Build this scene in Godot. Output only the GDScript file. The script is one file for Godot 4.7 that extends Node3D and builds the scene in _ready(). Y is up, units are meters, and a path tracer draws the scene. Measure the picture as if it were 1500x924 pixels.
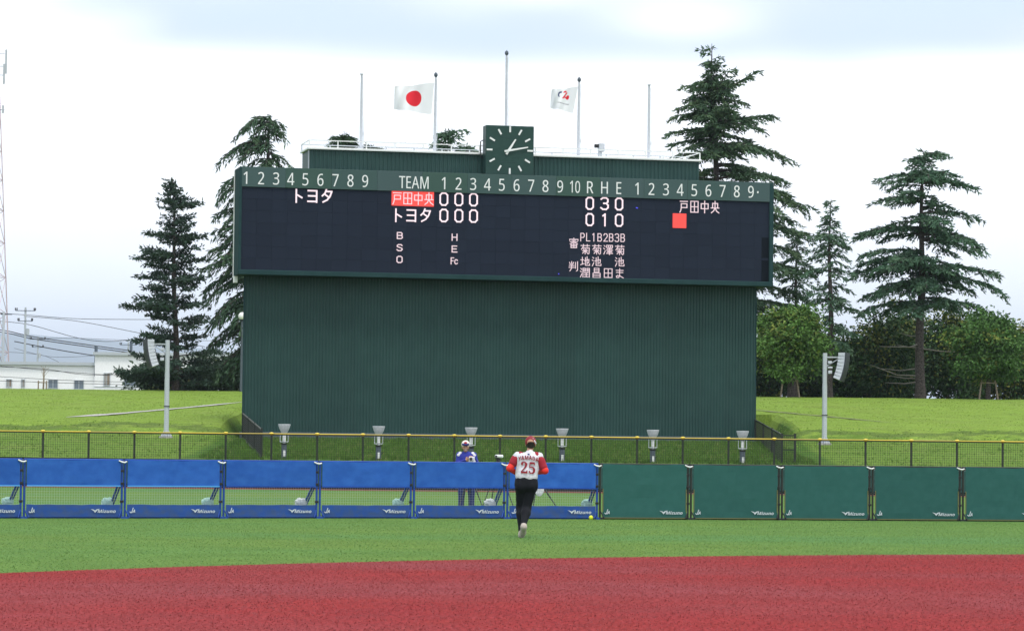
extends Node3D
# A ballpark outfield seen from the infield: red infield, green turf, a row of portable fence panels, the outfield fence,
# a big green scoreboard on a grass bank, conifers behind. Units are metres, the camera looks along -Z.

const FOCAL := 4500.0          # focal length in pixels of a 1500 x 924 frame
const EYE := 1.626             # eye height above the turf
const ROLL := 0.0107
const RISE := 188.0            # the horizon lies this many pixels under the middle of the frame
var PITCH := atan(RISE / FOCAL)
var mats := {}
var names := {}
var rng := RandomNumberGenerator.new()

# ---------------------------------------------------------------- survey helpers
func ray(px: float, py: float) -> Vector3:
	var dx := px - 750.0
	var dy := py - 462.0
	var u := (dx * cos(ROLL) + dy * sin(ROLL)) / FOCAL
	var v := (-dx * sin(ROLL) + dy * cos(ROLL)) / FOCAL
	var fwd := Vector3(0, sin(PITCH), -cos(PITCH))
	var up := Vector3(0, cos(PITCH), sin(PITCH))
	return fwd + Vector3.RIGHT * u - up * v

func at(px: float, py: float, depth: float) -> Vector3:      # sight line to a point a known distance away
	var d := ray(px, py)
	return Vector3(0, EYE, 0) + d * (depth / -d.z)

const PROFILE := [[-60.0, 0.0], [106.15, 0.0], [106.16, 0.98], [112.0, 1.25], [116.5, 1.5], [119.5, 1.78], [121.0, 2.02], [123.0, 2.36], [126.0, 2.62], [135.0, 3.12], [143.0, 3.66], [150.0, 4.02], [154.0, 4.12], [162.0, 4.05], [175.0, 3.3], [200.0, 0.5], [230.0, -1.0], [400.0, -1.2]]

func bank_at(x: float, d: float) -> float:      # the bank is cut lower in front of the scoreboard
	var h := bank(d)
	if d > 106.16 and d < 133.0:
		var low := lerpf(0.98, 1.72, clampf((d - 106.2) / 17.0, 0, 1))
		h = lerpf(h, minf(h, low), smoothstep(11.6, 10.8, absf(x + 0.1)))
	return h

func bank(d: float) -> float:                                # height of the grass bank behind the outfield fence
	for i in range(1, PROFILE.size()):
		if d <= PROFILE[i][0]:
			var t: float = (d - PROFILE[i - 1][0]) / (PROFILE[i][0] - PROFILE[i - 1][0])
			return lerpf(PROFILE[i - 1][1], PROFILE[i][1], t)
	return -1.2

func on_bank(px: float, py: float) -> Vector3:               # where a sight line meets the bank
	var dv := ray(px, py)
	var d := 106.5
	while d < 175.0:
		var p := Vector3(0, EYE, 0) + dv * (d / -dv.z)
		if p.y <= bank(d):
			return p
		d += 0.1
	return Vector3(0, EYE, 0) + dv * (150.0 / -dv.z)

func stand(px: float, depth: float) -> Vector3:              # a point on the ground at this distance
	var p := at(px, 600, depth)
	p.y = bank_at(p.x, depth) if depth > 106.16 else 0.0
	return p

# ---------------------------------------------------------------- mesh builder
class MB:
	var v := PackedVector3Array()
	var n := PackedVector3Array()
	var c := PackedColorArray()
	var uv := PackedVector2Array()
	var col := Color.WHITE
	func tri(a: Vector3, b: Vector3, d: Vector3) -> void:
		var nn := (b - a).cross(d - a).normalized()
		v.append(a); v.append(d); v.append(b)
		for i in 3:
			n.append(nn); c.append(col)
	func quad(a: Vector3, b: Vector3, d: Vector3, e: Vector3) -> void:
		tri(a, b, d); tri(a, d, e)
	func box(m: Vector3, s: Vector3, b := Basis.IDENTITY) -> void:
		var h := s * 0.5
		var x := b.x * h.x
		var y := b.y * h.y
		var z := b.z * h.z
		quad(m - x - y + z, m + x - y + z, m + x + y + z, m - x + y + z)
		quad(m + x - y - z, m - x - y - z, m - x + y - z, m + x + y - z)
		quad(m + x - y + z, m + x - y - z, m + x + y - z, m + x + y + z)
		quad(m - x - y - z, m - x - y + z, m - x + y + z, m - x + y - z)
		quad(m - x + y + z, m + x + y + z, m + x + y - z, m - x + y - z)
		quad(m - x - y - z, m + x - y - z, m + x - y + z, m - x - y + z)
	func bevel(m: Vector3, s: Vector3, r: float, b := Basis.IDENTITY) -> void:      # a box whose edges are chamfered
		var h := s * 0.5
		var q := h - Vector3.ONE * r
		for ax in 3:
			for sg in [-1.0, 1.0]:
				var i := (ax + 1) % 3
				var j := (ax + 2) % 3
				var pts := []
				for k in [[-1, -1], [1, -1], [1, 1], [-1, 1]]:
					var p := Vector3.ZERO
					p[ax] = h[ax] * sg
					p[i] = q[i] * k[0]
					p[j] = q[j] * k[1]
					pts.append(m + b * p)
				if sg > 0: quad(pts[0], pts[1], pts[2], pts[3])
				else: quad(pts[3], pts[2], pts[1], pts[0])
		for ax in 3:
			var i := (ax + 1) % 3
			var j := (ax + 2) % 3
			for a in [-1.0, 1.0]:
				for d in [-1.0, 1.0]:
					var p := []
					for e in [-1.0, 1.0]:
						var f := Vector3.ZERO
						f[ax] = q[ax] * e; f[i] = h[i] * a; f[j] = q[j] * d
						var g := Vector3.ZERO
						g[ax] = q[ax] * e; g[i] = q[i] * a; g[j] = h[j] * d
						p.append([m + b * f, m + b * g])
					_out(p[0][0], p[1][0], p[1][1], p[0][1], m)
		for a in [-1.0, 1.0]:
			for d in [-1.0, 1.0]:
				for e in [-1.0, 1.0]:
					var p1 := m + b * Vector3(h.x * a, q.y * d, q.z * e)
					var p2 := m + b * Vector3(q.x * a, h.y * d, q.z * e)
					var p3 := m + b * Vector3(q.x * a, q.y * d, h.z * e)
					if (p2 - p1).cross(p3 - p1).dot(p1 - m) > 0: tri(p1, p2, p3)
					else: tri(p1, p3, p2)
	func _out(a: Vector3, b: Vector3, d: Vector3, e: Vector3, m: Vector3) -> void:
		if (b - a).cross(d - a).dot(a + d - m * 2.0) > 0: quad(a, b, d, e)
		else: quad(e, d, b, a)
	func bar(a: Vector3, b: Vector3, r: float, sides := 6, r2 := -1.0) -> void:
		tube([a, b], [r, r if r2 < 0.0 else r2], sides)
	func tube(pts: Array, rad: Array, sides := 6, cap := true) -> void:
		var rings := []
		var t0: Vector3 = (pts[1] - pts[0]).normalized()
		var side := t0.cross(Vector3.UP if absf(t0.y) < 0.9 else Vector3.RIGHT).normalized()
		for i in pts.size():
			var t: Vector3 = (pts[mini(i + 1, pts.size() - 1)] - pts[maxi(i - 1, 0)]).normalized()
			side = (side - t * side.dot(t)).normalized()
			var w := t.cross(side)
			var ring := []
			for k in sides:
				var an := TAU * k / sides
				ring.append(side * cos(an) + w * sin(an))
			rings.append(ring)
		for i in pts.size() - 1:
			for k in sides:
				var l := (k + 1) % sides
				var p: Vector3 = pts[i]
				var q: Vector3 = pts[i + 1]
				var n00: Vector3 = rings[i][k]
				var n01: Vector3 = rings[i][l]
				var n10: Vector3 = rings[i + 1][k]
				var n11: Vector3 = rings[i + 1][l]
				var a = p + n00 * rad[i]
				var b = p + n01 * rad[i]
				var d = q + n11 * rad[i + 1]
				var e = q + n10 * rad[i + 1]
				v.append(a); v.append(d); v.append(b); v.append(a); v.append(e); v.append(d)
				n.append(n00); n.append(n11); n.append(n01); n.append(n00); n.append(n10); n.append(n11)
				for z in 6: c.append(col)
		if cap:
			for k in sides:
				var l := (k + 1) % sides
				tri(pts[0], pts[0] + rings[0][l] * rad[0], pts[0] + rings[0][k] * rad[0])
				var z := pts.size() - 1
				tri(pts[z], pts[z] + rings[z][k] * rad[z], pts[z] + rings[z][l] * rad[z])
	func lathe(o: Vector3, prof: Array, seg := 16, ax := Basis.IDENTITY) -> void:      # prof: [radius, height] from bottom to top
		for i in prof.size() - 1:
			for k in seg:
				var a0 := TAU * k / seg
				var a1 := TAU * (k + 1) / seg
				var p0 := Vector3(cos(a0), 0, -sin(a0))
				var p1 := Vector3(cos(a1), 0, -sin(a1))
				var q := [p0 * prof[i][0] + Vector3.UP * prof[i][1], p1 * prof[i][0] + Vector3.UP * prof[i][1], p1 * prof[i + 1][0] + Vector3.UP * prof[i + 1][1], p0 * prof[i + 1][0] + Vector3.UP * prof[i + 1][1]]
				var sl := Vector2(prof[i + 1][1] - prof[i][1], prof[i][0] - prof[i + 1][0]).normalized()
				var nn := [p0 * sl.x + Vector3.UP * sl.y, p1 * sl.x + Vector3.UP * sl.y]
				for t in [[0, 2, 1], [0, 3, 2]]:
					for z in t:
						v.append(o + ax * q[z]); n.append(ax * nn[0 if z == 0 or z == 3 else 1]); c.append(col)
	func prism(poly: PackedVector2Array, depth: float, xf := Transform3D.IDENTITY) -> void:     # outline in xy, extruded along z, front at +depth
		var idx := Geometry2D.triangulate_polygon(poly)
		for i in range(0, idx.size(), 3):
			var a := poly[idx[i]]
			var b := poly[idx[i + 1]]
			var d := poly[idx[i + 2]]
			if (b - a).cross(d - a) < 0.0:
				var s := b
				b = d
				d = s
			tri(xf * Vector3(a.x, a.y, depth), xf * Vector3(b.x, b.y, depth), xf * Vector3(d.x, d.y, depth))
			tri(xf * Vector3(a.x, a.y, 0), xf * Vector3(d.x, d.y, 0), xf * Vector3(b.x, b.y, 0))
		var cw := Geometry2D.is_polygon_clockwise(poly)
		for i in poly.size():
			var p := poly[i]
			var q := poly[(i + 1) % poly.size()]
			if cw:
				var s := p
				p = q
				q = s
			quad(xf * Vector3(p.x, p.y, 0), xf * Vector3(q.x, q.y, 0), xf * Vector3(q.x, q.y, depth), xf * Vector3(p.x, p.y, depth))
	func stroke(pts: Array, w: float, depth: float, xf: Transform3D) -> void:        # a pen stroke in xy with square ends and mitred bends
		for i in pts.size() - 1:
			var a: Vector2 = pts[i]
			var b: Vector2 = pts[i + 1]
			var d := (b - a).normalized()
			var e := Vector2(-d.y, d.x) * w * 0.5
			var a2 := a - d * w * 0.45
			var b2 := b + d * w * 0.45
			prism(PackedVector2Array([a2 - e, b2 - e, b2 + e, a2 + e]), depth * (1.0 + 0.06 * (i % 4)), xf)
	func mesh() -> ArrayMesh:
		var arr := []
		arr.resize(Mesh.ARRAY_MAX)
		arr[Mesh.ARRAY_VERTEX] = v
		arr[Mesh.ARRAY_NORMAL] = n
		arr[Mesh.ARRAY_COLOR] = c
		if uv.size() == v.size(): arr[Mesh.ARRAY_TEX_UV] = uv
		var m := ArrayMesh.new()
		m.add_surface_from_arrays(Mesh.PRIMITIVE_TRIANGLES, arr)
		return m

func numbered(called: String) -> String:
	names[called] = names.get(called, -1) + 1
	return called if names[called] == 0 else "%s_%03d" % [called, names[called]]

func put(called: String, m, mat: Material, parent: Node = null) -> MeshInstance3D:
	var o := MeshInstance3D.new()
	o.name = numbered(called) if parent == null else called
	o.mesh = m.mesh() if m is MB else m
	o.material_override = mat
	if parent == null: add_child(o)
	else: parent.add_child(o, true)
	return o

func thing(called: String, label: String, category: String, pos := Vector3.ZERO, group := "") -> Node3D:
	var o := Node3D.new()
	o.name = numbered(called)
	add_child(o)
	o.position = pos
	tag(o, label, category, group)
	return o

func tag(o: Node, label: String, category: String, group := "", kind := "") -> void:
	o.set_meta("label", label)
	if category: o.set_meta("category", category)
	if group: o.set_meta("group", group)
	if kind: o.set_meta("kind", kind)

func setting(called: String, m, mat: Material, label: String, kind := "structure") -> MeshInstance3D:
	var o := put(called, m, mat)
	o.set_meta("kind", kind)
	o.set_meta("label", label)
	o.set_meta("category", called.replace("_", " "))
	return o

# ---------------------------------------------------------------- materials
func lin(r: float, g: float, b: float) -> Color:
	return Color(r, g, b).linear_to_srgb()

func noise(freq: float, octaves := 4, sd := 1, kind := FastNoiseLite.TYPE_SIMPLEX_SMOOTH) -> FastNoiseLite:
	var f := FastNoiseLite.new()
	f.noise_type = kind
	f.frequency = freq
	f.fractal_octaves = octaves
	f.seed = sd
	return f

func ntex(freq: float, lo: Color, hi: Color, sd := 1, octaves := 4, size := 512, mid := 0.5) -> NoiseTexture2D:
	var t := NoiseTexture2D.new()
	t.width = size
	t.height = size
	t.seamless = true
	t.noise = noise(freq, octaves, sd)
	var g := Gradient.new()
	g.set_color(0, lo)
	g.set_color(1, hi)
	g.set_offset(0, clampf(mid - 0.32, 0, 1))
	g.set_offset(1, clampf(mid + 0.32, 0, 1))
	t.color_ramp = g
	return t

func plain(col: Color, rough := 0.6, metal := 0.0, spec := 0.4) -> StandardMaterial3D:
	var m := StandardMaterial3D.new()
	m.albedo_color = col
	m.roughness = rough
	m.metallic = metal
	m.metallic_specular = spec
	return m

func grainy(lo: Color, hi: Color, tile: float, rough := 0.8, sd := 1, freq := 0.02, octaves := 5, spec := 0.3) -> StandardMaterial3D:
	var m := plain(Color.WHITE, rough, 0.0, spec)
	m.albedo_texture = ntex(freq, lo, hi, sd, octaves)
	m.uv1_triplanar = true
	m.uv1_world_triplanar = true
	m.uv1_scale = Vector3.ONE / tile
	m.vertex_color_use_as_albedo = true
	return m

func make_materials() -> void:
	mats.turf = grainy(lin(0.42, 0.46, 0.4), lin(1, 1, 1), 3.1, 0.95, 3, 0.09, 5, 0.08)
	mats.red = grainy(lin(0.42, 0.34, 0.34), lin(1, 1, 1), 3.3, 0.95, 7, 0.09, 5, 0.08)
	mats.track = grainy(lin(0.11, 0.035, 0.03), lin(0.17, 0.055, 0.045), 3.0, 0.95, 8)
	mats.grass = grainy(lin(0.55, 0.6, 0.5), lin(1.0, 1.0, 1.0), 2.1, 0.95, 11, 0.035, 6, 0.12)
	mats.blade = plain(Color.WHITE, 0.8, 0.0, 0.2)
	mats.blade.vertex_color_use_as_albedo = true
	mats.blade.backlight_enabled = true
	mats.blade.backlight = lin(0.03, 0.05, 0.01)
	mats.leaf = plain(Color.WHITE, 0.75, 0.0, 0.25)
	mats.leaf.vertex_color_use_as_albedo = true
	mats.leaf.backlight_enabled = true
	mats.leaf.backlight = lin(0.02, 0.035, 0.008)
	mats.needle = plain(Color.WHITE, 0.8, 0.0, 0.2)
	mats.needle.vertex_color_use_as_albedo = true
	mats.needle.backlight_enabled = true
	mats.needle.backlight = lin(0.012, 0.02, 0.012)
	mats.bark = grainy(lin(0.03, 0.025, 0.025), lin(0.115, 0.098, 0.095), 1.6, 0.95, 5, 0.03)
	mats.dead = grainy(lin(0.12, 0.11, 0.1), lin(0.25, 0.23, 0.21), 0.8, 0.95, 6, 0.03)
	mats.clad = grainy(lin(0.0185, 0.058, 0.054), lin(0.0235, 0.068, 0.062), 5.0, 0.5, 21, 0.01, 4, 0.35)
	mats.boxgreen = grainy(lin(0.019, 0.046, 0.049), lin(0.024, 0.055, 0.058), 3.0, 0.8, 22, 0.012, 4, 0.12)
	mats.clock = grainy(lin(0.018, 0.05, 0.044), lin(0.022, 0.058, 0.05), 2.0, 0.45, 23, 0.012)
	mats.white = grainy(lin(0.78, 0.79, 0.8), lin(0.86, 0.87, 0.88), 2.0, 0.6, 24, 0.02)
	mats.paint = plain(lin(0.72, 0.74, 0.75), 0.55)
	mats.galv = grainy(lin(0.36, 0.4, 0.43), lin(0.5, 0.54, 0.57), 0.7, 0.5, 25, 0.03)
	mats.pole = grainy(lin(0.42, 0.45, 0.5), lin(0.54, 0.57, 0.62), 1.0, 0.4, 26, 0.02)
	mats.dark = plain(lin(0.014, 0.016, 0.018), 0.55)
	mats.postgrey = grainy(lin(0.075, 0.095, 0.12), lin(0.105, 0.13, 0.155), 0.8, 0.6, 27)
	mats.wire = plain(lin(0.02, 0.026, 0.022), 0.6)
	mats.yellow = plain(lin(0.52, 0.4, 0.05), 0.5)
	mats.pad = grainy(lin(0.02, 0.065, 0.06), lin(0.03, 0.09, 0.08), 2.0, 0.7, 28)
	mats.blue = grainy(lin(0.022, 0.092, 0.37), lin(0.033, 0.128, 0.45), 2.2, 0.75, 31, 0.012, 5, 0.2)
	mats.bluelow = grainy(lin(0.05, 0.085, 0.2), lin(0.022, 0.075, 0.3), 1.6, 0.8, 32, 0.014, 5, 0.2)
	mats.bluetube = grainy(lin(0.012, 0.05, 0.24), lin(0.02, 0.075, 0.34), 0.5, 0.45, 33)
	mats.green = grainy(lin(0.026, 0.099, 0.09), lin(0.031, 0.11, 0.1), 1.6, 0.75, 34, 0.012, 5, 0.2)
	mats.olive = plain(lin(0.13, 0.13, 0.05), 0.7)
	mats.print = plain(lin(0.5, 0.55, 0.6), 0.7)
	mats.net = plain(lin(0.32, 0.38, 0.4), 0.8)
	mats.sand = grainy(lin(0.5, 0.54, 0.54), lin(0.7, 0.72, 0.72), 0.2, 0.85, 35)
	mats.sandgreen = grainy(lin(0.22, 0.48, 0.38), lin(0.55, 0.68, 0.62), 0.2, 0.85, 36)
	mats.concrete = grainy(lin(0.27, 0.27, 0.26), lin(0.42, 0.41, 0.39), 2.0, 0.9, 37)
	mats.glass = plain(lin(0.1, 0.14, 0.18), 0.12, 0.0, 0.6)
	mats.lens = plain(lin(0.01, 0.01, 0.012), 0.15, 0.0, 0.6)
	mats.wood = grainy(lin(0.2, 0.16, 0.12), lin(0.34, 0.28, 0.22), 0.5, 0.9, 38)
	mats.hill = grainy(lin(0.03, 0.055, 0.03), lin(0.06, 0.09, 0.05), 900.0, 1.0, 39)
	mats.ball = plain(lin(0.6, 0.72, 0.03), 0.6)
	mats.globe = plain(lin(0.78, 0.79, 0.78), 0.3)
	mats.skin = plain(lin(0.42, 0.23, 0.15), 0.6)
	mats.hair = plain(lin(0.012, 0.01, 0.009), 0.55)
	mats.black = plain(lin(0.009, 0.01, 0.014), 0.75, 0.0, 0.25)
	mats.jersey = grainy(lin(0.52, 0.52, 0.58), lin(0.66, 0.66, 0.71), 0.5, 0.85, 41)
	mats.crimson = plain(lin(0.27, 0.01, 0.022), 0.75)
	mats.maroon = plain(lin(0.2, 0.008, 0.016), 0.6)
	mats.steel = plain(lin(0.5, 0.41, 0.43), 0.6)
	mats.scarlet = plain(lin(0.66, 0.03, 0.022), 0.75)
	mats.shoe = grainy(lin(0.3, 0.25, 0.22), lin(0.5, 0.45, 0.42), 0.15, 0.8, 42)
	mats.royal = plain(lin(0.02, 0.03, 0.26), 0.75)
	mats.navy = plain(lin(0.012, 0.02, 0.12), 0.8)
	mats.cream = plain(lin(0.66, 0.6, 0.55), 0.8)
	mats.led = plain(lin(0.3, 0.28, 0.29), 0.6)
	mats.led.emission_enabled = true
	mats.led.emission = lin(1.0, 0.74, 0.82)
	mats.led.emission_energy_multiplier = 0.42
	mats.leddim = mats.led.duplicate()
	mats.leddim.emission = lin(1.0, 0.7, 0.8)
	mats.leddim.emission_energy_multiplier = 0.3
	mats.ledred = plain(lin(0.25, 0.03, 0.03), 0.6)
	mats.ledred.emission_enabled = true
	mats.ledred.emission = lin(1.0, 0.07, 0.055)
	mats.ledred.emission_energy_multiplier = 0.45
	mats.ledblue = plain(lin(0.03, 0.03, 0.3), 0.6)
	mats.ledblue.emission_enabled = true
	mats.ledblue.emission = lin(0.1, 0.1, 1.0)
	mats.ledblue.emission_energy_multiplier = 0.5
	mats.modules = []
	for i in 4:
		var k := 0.95 + 0.033 * i
		mats.modules.append(grainy(lin(0.013 * k, 0.0185 * k, 0.033 * k), lin(0.016 * k, 0.0225 * k, 0.039 * k), 0.6, 0.7, 50 + i, 0.03, 3, 0.2))
	mats.headers = []
	for h in [lin(0.033, 0.073, 0.07), lin(0.038, 0.077, 0.077), lin(0.03, 0.073, 0.06), lin(0.041, 0.078, 0.081)]:
		mats.headers.append(plain(h, 0.5))

# ---------------------------------------------------------------- light
func make_light() -> void:
	var cam := Camera3D.new()
	cam.name = "camera"
	var fwd := Vector3(0, sin(PITCH), -cos(PITCH))
	var up := Vector3(0, cos(PITCH), sin(PITCH))
	cam.basis = Basis(Vector3.RIGHT * cos(ROLL) + up * sin(ROLL), Vector3.LEFT * sin(ROLL) + up * cos(ROLL), -fwd)
	cam.position = Vector3(0, EYE, 0)
	cam.fov = rad_to_deg(2.0 * atan(462.0 / FOCAL))
	cam.near = 0.1
	cam.far = 60000.0
	cam.current = true
	add_child(cam)
	var w := 1280
	var h := 640
	var im := Image.create(w, h, false, Image.FORMAT_RGBF)
	var f := noise(0.55, 4, 17)
	var g := noise(1.7, 4, 15)
	for y in h:
		var el := PI * (0.5 - (y + 0.5) / h)
		for x in w:
			var az := TAU * (x + 0.5) / w
			var c := Color(0.3, 0.3, 0.3)
			if el >= -0.02:
				var k := 1.0 / (sin(maxf(el, 0.0)) + 0.05)
				var p := Vector2(sin(az), -cos(az)) * cos(el) * k
				var a := f.get_noise_2d(p.x * 0.8, p.y * 0.8) * 0.5 + 0.5
				var b := g.get_noise_2d(p.x, p.y + 9.0) * 0.5 + 0.5
				var gap := smoothstep(0.48, 0.72, a) * smoothstep(0.08, 0.135, el)
				var cloud := Color(0.93, 0.95, 0.98).lerp(Color(1.08, 1.09, 1.1), b)
				c = cloud.lerp(Color(0.33, 0.43, 0.6), gap * 0.9)
			im.set_pixel(x, y, c)
	var ps := PanoramaSkyMaterial.new()
	ps.panorama = ImageTexture.create_from_image(im)
	var sky := Sky.new()
	sky.sky_material = ps
	var env := Environment.new()
	env.background_mode = Environment.BG_SKY
	env.sky = sky
	env.background_energy_multiplier = 0.85
	env.tonemap_mode = Environment.TONE_MAPPER_LINEAR
	env.tonemap_exposure = 2.1
	env.sdfgi_enabled = true
	env.ssao_enabled = true
	env.ssil_enabled = true
	env.fog_enabled = true
	env.fog_density = 0.00009
	env.fog_light_color = Color(0.86, 0.92, 1.0)
	var we := WorldEnvironment.new()
	we.name = "world"
	we.environment = env
	add_child(we)
	var sun := DirectionalLight3D.new()
	sun.name = "sun"
	sun.light_energy = 0.35
	sun.light_angular_distance = 14.0
	sun.light_color = Color(1.0, 0.97, 0.92)
	sun.shadow_enabled = true
	add_child(sun)
	sun.look_at_from_position(Vector3(1.5, 12, 5), Vector3.ZERO)

# ---------------------------------------------------------------- ground
func sheet(m: MB, x0: float, x1: float, d0: float, d1: float, nx: int, nd: int, hf: Callable, cf: Callable) -> void:
	var row := []
	for j in nd + 1:
		var d := lerpf(d0, d1, float(j) / nd)
		var line := []
		for i in nx + 1:
			var x := lerpf(x0, x1, float(i) / nx)
			line.append([Vector3(x, hf.call(x, d), -d), cf.call(x, d)])
		row.append(line)
	for j in nd:
		for i in nx:
			var q := [row[j][i], row[j][i + 1], row[j + 1][i + 1], row[j + 1][i]]
			for t in [[0, 1, 2], [0, 2, 3]]:
				var a: Vector3 = q[t[0]][0]
				var b: Vector3 = q[t[1]][0]
				var e: Vector3 = q[t[2]][0]
				var nn := (b - a).cross(e - a).normalized()
				for k in [t[0], t[2], t[1]]:
					m.v.append(q[k][0]); m.n.append(nn); m.c.append(q[k][1])

func infield_edge(x: float) -> float:      # distance of the red edge from the camera: an arc about the pitcher's circle
	return 21.0 + sqrt(maxf(0.0, 27.94 * 27.94 - (x - 16.73) * (x - 16.73)))

func make_ground() -> void:
	var coarse := noise(0.09, 4, 61)
	var streak := noise(0.6, 3, 62)
	var m := MB.new()
	m.quad(Vector3(-30000, -1.3, 300), Vector3(30000, -1.3, 300), Vector3(30000, -1.3, -32000), Vector3(-30000, -1.3, -32000))
	var gm := grainy(lin(0.05, 0.08, 0.035), lin(0.1, 0.12, 0.06), 40.0, 1.0, 63)
	setting("ground", m, gm, "flat land reaching away behind the bank")
	var tc := func(x, d):      # yellowish and bluish patches of worn fibre
		var k: float = coarse.get_noise_2d(x * 0.5, d * 1.1)
		var s: float = streak.get_noise_2d(x * 0.9, d * 1.2)
		var c: Color = Color(0.128, 0.228, 0.064).lerp(Color(0.142, 0.23, 0.06), smoothstep(-0.1, 0.45, k)).lerp(Color(0.116, 0.23, 0.077), smoothstep(0.05, 0.5, -k))
		return c * (1.0 + 0.16 * s)
	var flat := func(_x, _d): return 0.0
	m = MB.new()
	sheet(m, -80, 80, -25, 33, 80, 30, flat, tc)
	sheet(m, -13, 13, 33, 76, 90, 170, flat, tc)
	sheet(m, -80, -13, 33, 76, 40, 26, flat, tc)
	sheet(m, 13, 80, 33, 76, 40, 26, flat, tc)
	sheet(m, -80, 80, 76, 106.1, 160, 60, flat, tc)
	setting("turf", m, mats.turf, "green artificial turf of the outfield")
	# red infield: a sheet just over the turf that ends in an arc
	m = MB.new()
	var rc := func(x: float, d: float) -> Color:      # clean red fibre and dusty, trodden patches
		var k := coarse.get_noise_2d(x * 0.9 + 40.0, d * 1.7)
		var s := streak.get_noise_2d(x * 1.1, d * 1.6 + 7.0)
		var c := Color(0.285, 0.056, 0.06).lerp(Color(0.295, 0.046, 0.048), smoothstep(-0.1, 0.5, k + 0.4 * s)).lerp(Color(0.27, 0.068, 0.076), smoothstep(-0.1, 0.6, -k + 0.4 * s))
		return c * (1.0 + 0.16 * s)
	var n := 240
	var last := 150
	for i in n:
		var x0 := lerpf(-11.2, 44.6, float(i) / n)
		var x1 := lerpf(-11.2, 44.6, float(i + 1) / n)
		var e0 := infield_edge(x0) + 0.05 * streak.get_noise_1d(x0 * 9.0)
		var e1 := infield_edge(x1) + 0.05 * streak.get_noise_1d(x1 * 9.0)
		var fine_rows := x0 < 12.0
		var rows_here := last if fine_rows else 12
		for j in rows_here:
			var t0 := float(j) / rows_here
			var t1 := float(j + 1) / rows_here
			if fine_rows:      # short rows where the infield is near the far edge
				t0 = 1.0 - pow(1.0 - t0, 1.7)
				t1 = 1.0 - pow(1.0 - t1, 1.7)
			var q := [Vector3(x0, 0.006, -lerpf(-20.0, e0, t0)), Vector3(x1, 0.006, -lerpf(-20.0, e1, t0)), Vector3(x1, 0.006, -lerpf(-20.0, e1, t1)), Vector3(x0, 0.006, -lerpf(-20.0, e0, t1))]
			for k in [0, 2, 1, 0, 3, 2]:
				m.v.append(q[k]); m.n.append(Vector3.UP); m.c.append(rc.call(q[k].x, -q[k].z))
	setting("infield", m, mats.red, "brick red infield surface in the foreground")
	m = MB.new()
	m.quad(Vector3(-80, 0.005, -103.2), Vector3(80, 0.005, -103.2), Vector3(80, 0.005, -106.0), Vector3(-80, 0.005, -106.0))
	setting("warning_track", m, mats.track, "reddish brown warning track along the outfield fence")
	# grass bank: lawn above painted paler for its light, rough grass low down and round the scoreboard
	var patch := noise(0.25, 4, 64)
	var fine := noise(1.4, 3, 65)
	var bump := noise(0.35, 3, 66)
	m = MB.new()
	var mown_lit := Color(0.19, 0.285, 0.052)  # cut lawn, the brighter light of the upper bank mixed into its colour
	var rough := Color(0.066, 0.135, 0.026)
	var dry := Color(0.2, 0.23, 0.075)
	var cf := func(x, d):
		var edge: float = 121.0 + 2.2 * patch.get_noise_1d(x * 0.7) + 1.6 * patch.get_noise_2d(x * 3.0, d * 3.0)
		var c: Color = mown_lit if d > edge else rough.lerp(mown_lit, 0.45)
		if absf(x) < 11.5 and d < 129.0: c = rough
		if absf(d - 122.0 - 1.2 * patch.get_noise_1d(x * 0.5)) < 0.5 + 0.7 * fine.get_noise_2d(x, d): c = rough.lerp(dry, 0.35)  # darker band on the steep step, its shade put into the colour
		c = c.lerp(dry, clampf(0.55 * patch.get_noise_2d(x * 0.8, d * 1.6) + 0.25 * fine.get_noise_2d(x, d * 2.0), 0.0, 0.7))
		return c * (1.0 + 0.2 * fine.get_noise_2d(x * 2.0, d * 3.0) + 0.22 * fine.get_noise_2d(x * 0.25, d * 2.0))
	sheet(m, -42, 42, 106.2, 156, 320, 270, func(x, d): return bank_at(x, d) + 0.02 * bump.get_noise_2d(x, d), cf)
	sheet(m, -42, 42, 156, 232, 60, 40, func(_x, d): return bank(d), func(_x, _d): return mown_lit * 0.8)
	sheet(m, -120, -42, 106.2, 232, 60, 60, func(_x, d): return bank(d), func(_x, _d): return mown_lit)
	sheet(m, 42, 120, 106.2, 232, 60, 60, func(_x, d): return bank(d), func(_x, _d): return mown_lit)
	setting("grass_bank", m, mats.grass, "grassy bank rising behind the outfield fence")
	# two worn footpaths
	var path := func(pts: Array, wide: float, mat: Material, label: String):
		var b := MB.new()
		var line := []
		for i in pts.size() - 1:
			for k in 12:
				var t := float(k) / 12.0
				line.append(on_bank(lerpf(pts[i][0], pts[i + 1][0], t), lerpf(pts[i][1], pts[i + 1][1], t)))
		for i in line.size() - 1:
			var p: Vector3 = line[i]
			var q: Vector3 = line[i + 1]
			var w0: float = wide * clampf(float(mini(i, line.size() - 1 - i)) / 9.0 + 0.1, 0.1, 1.0) * (1.0 + 0.3 * fine.get_noise_1d(p.x * 4.0))
			var a := Vector3(p.x, bank(-p.z + w0) + 0.03, p.z - w0)
			var a1 := Vector3(p.x, bank(-p.z - w0) + 0.03, p.z + w0)
			var w1: float = wide * clampf(float(mini(i + 1, line.size() - 2 - i)) / 9.0 + 0.1, 0.1, 1.0) * (1.0 + 0.3 * fine.get_noise_1d(q.x * 4.0))
			var e := Vector3(q.x, bank(-q.z + w1) + 0.03, q.z - w1)
			var e1 := Vector3(q.x, bank(-q.z - w1) + 0.03, q.z + w1)
			b.quad(a1, e1, e, a)
		setting("path", b, mat, label)
	path.call([[96, 612], [180, 606], [270, 598], [372, 588]], 0.62, mats.concrete, "pale path climbing the bank left of the scoreboard")
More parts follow.
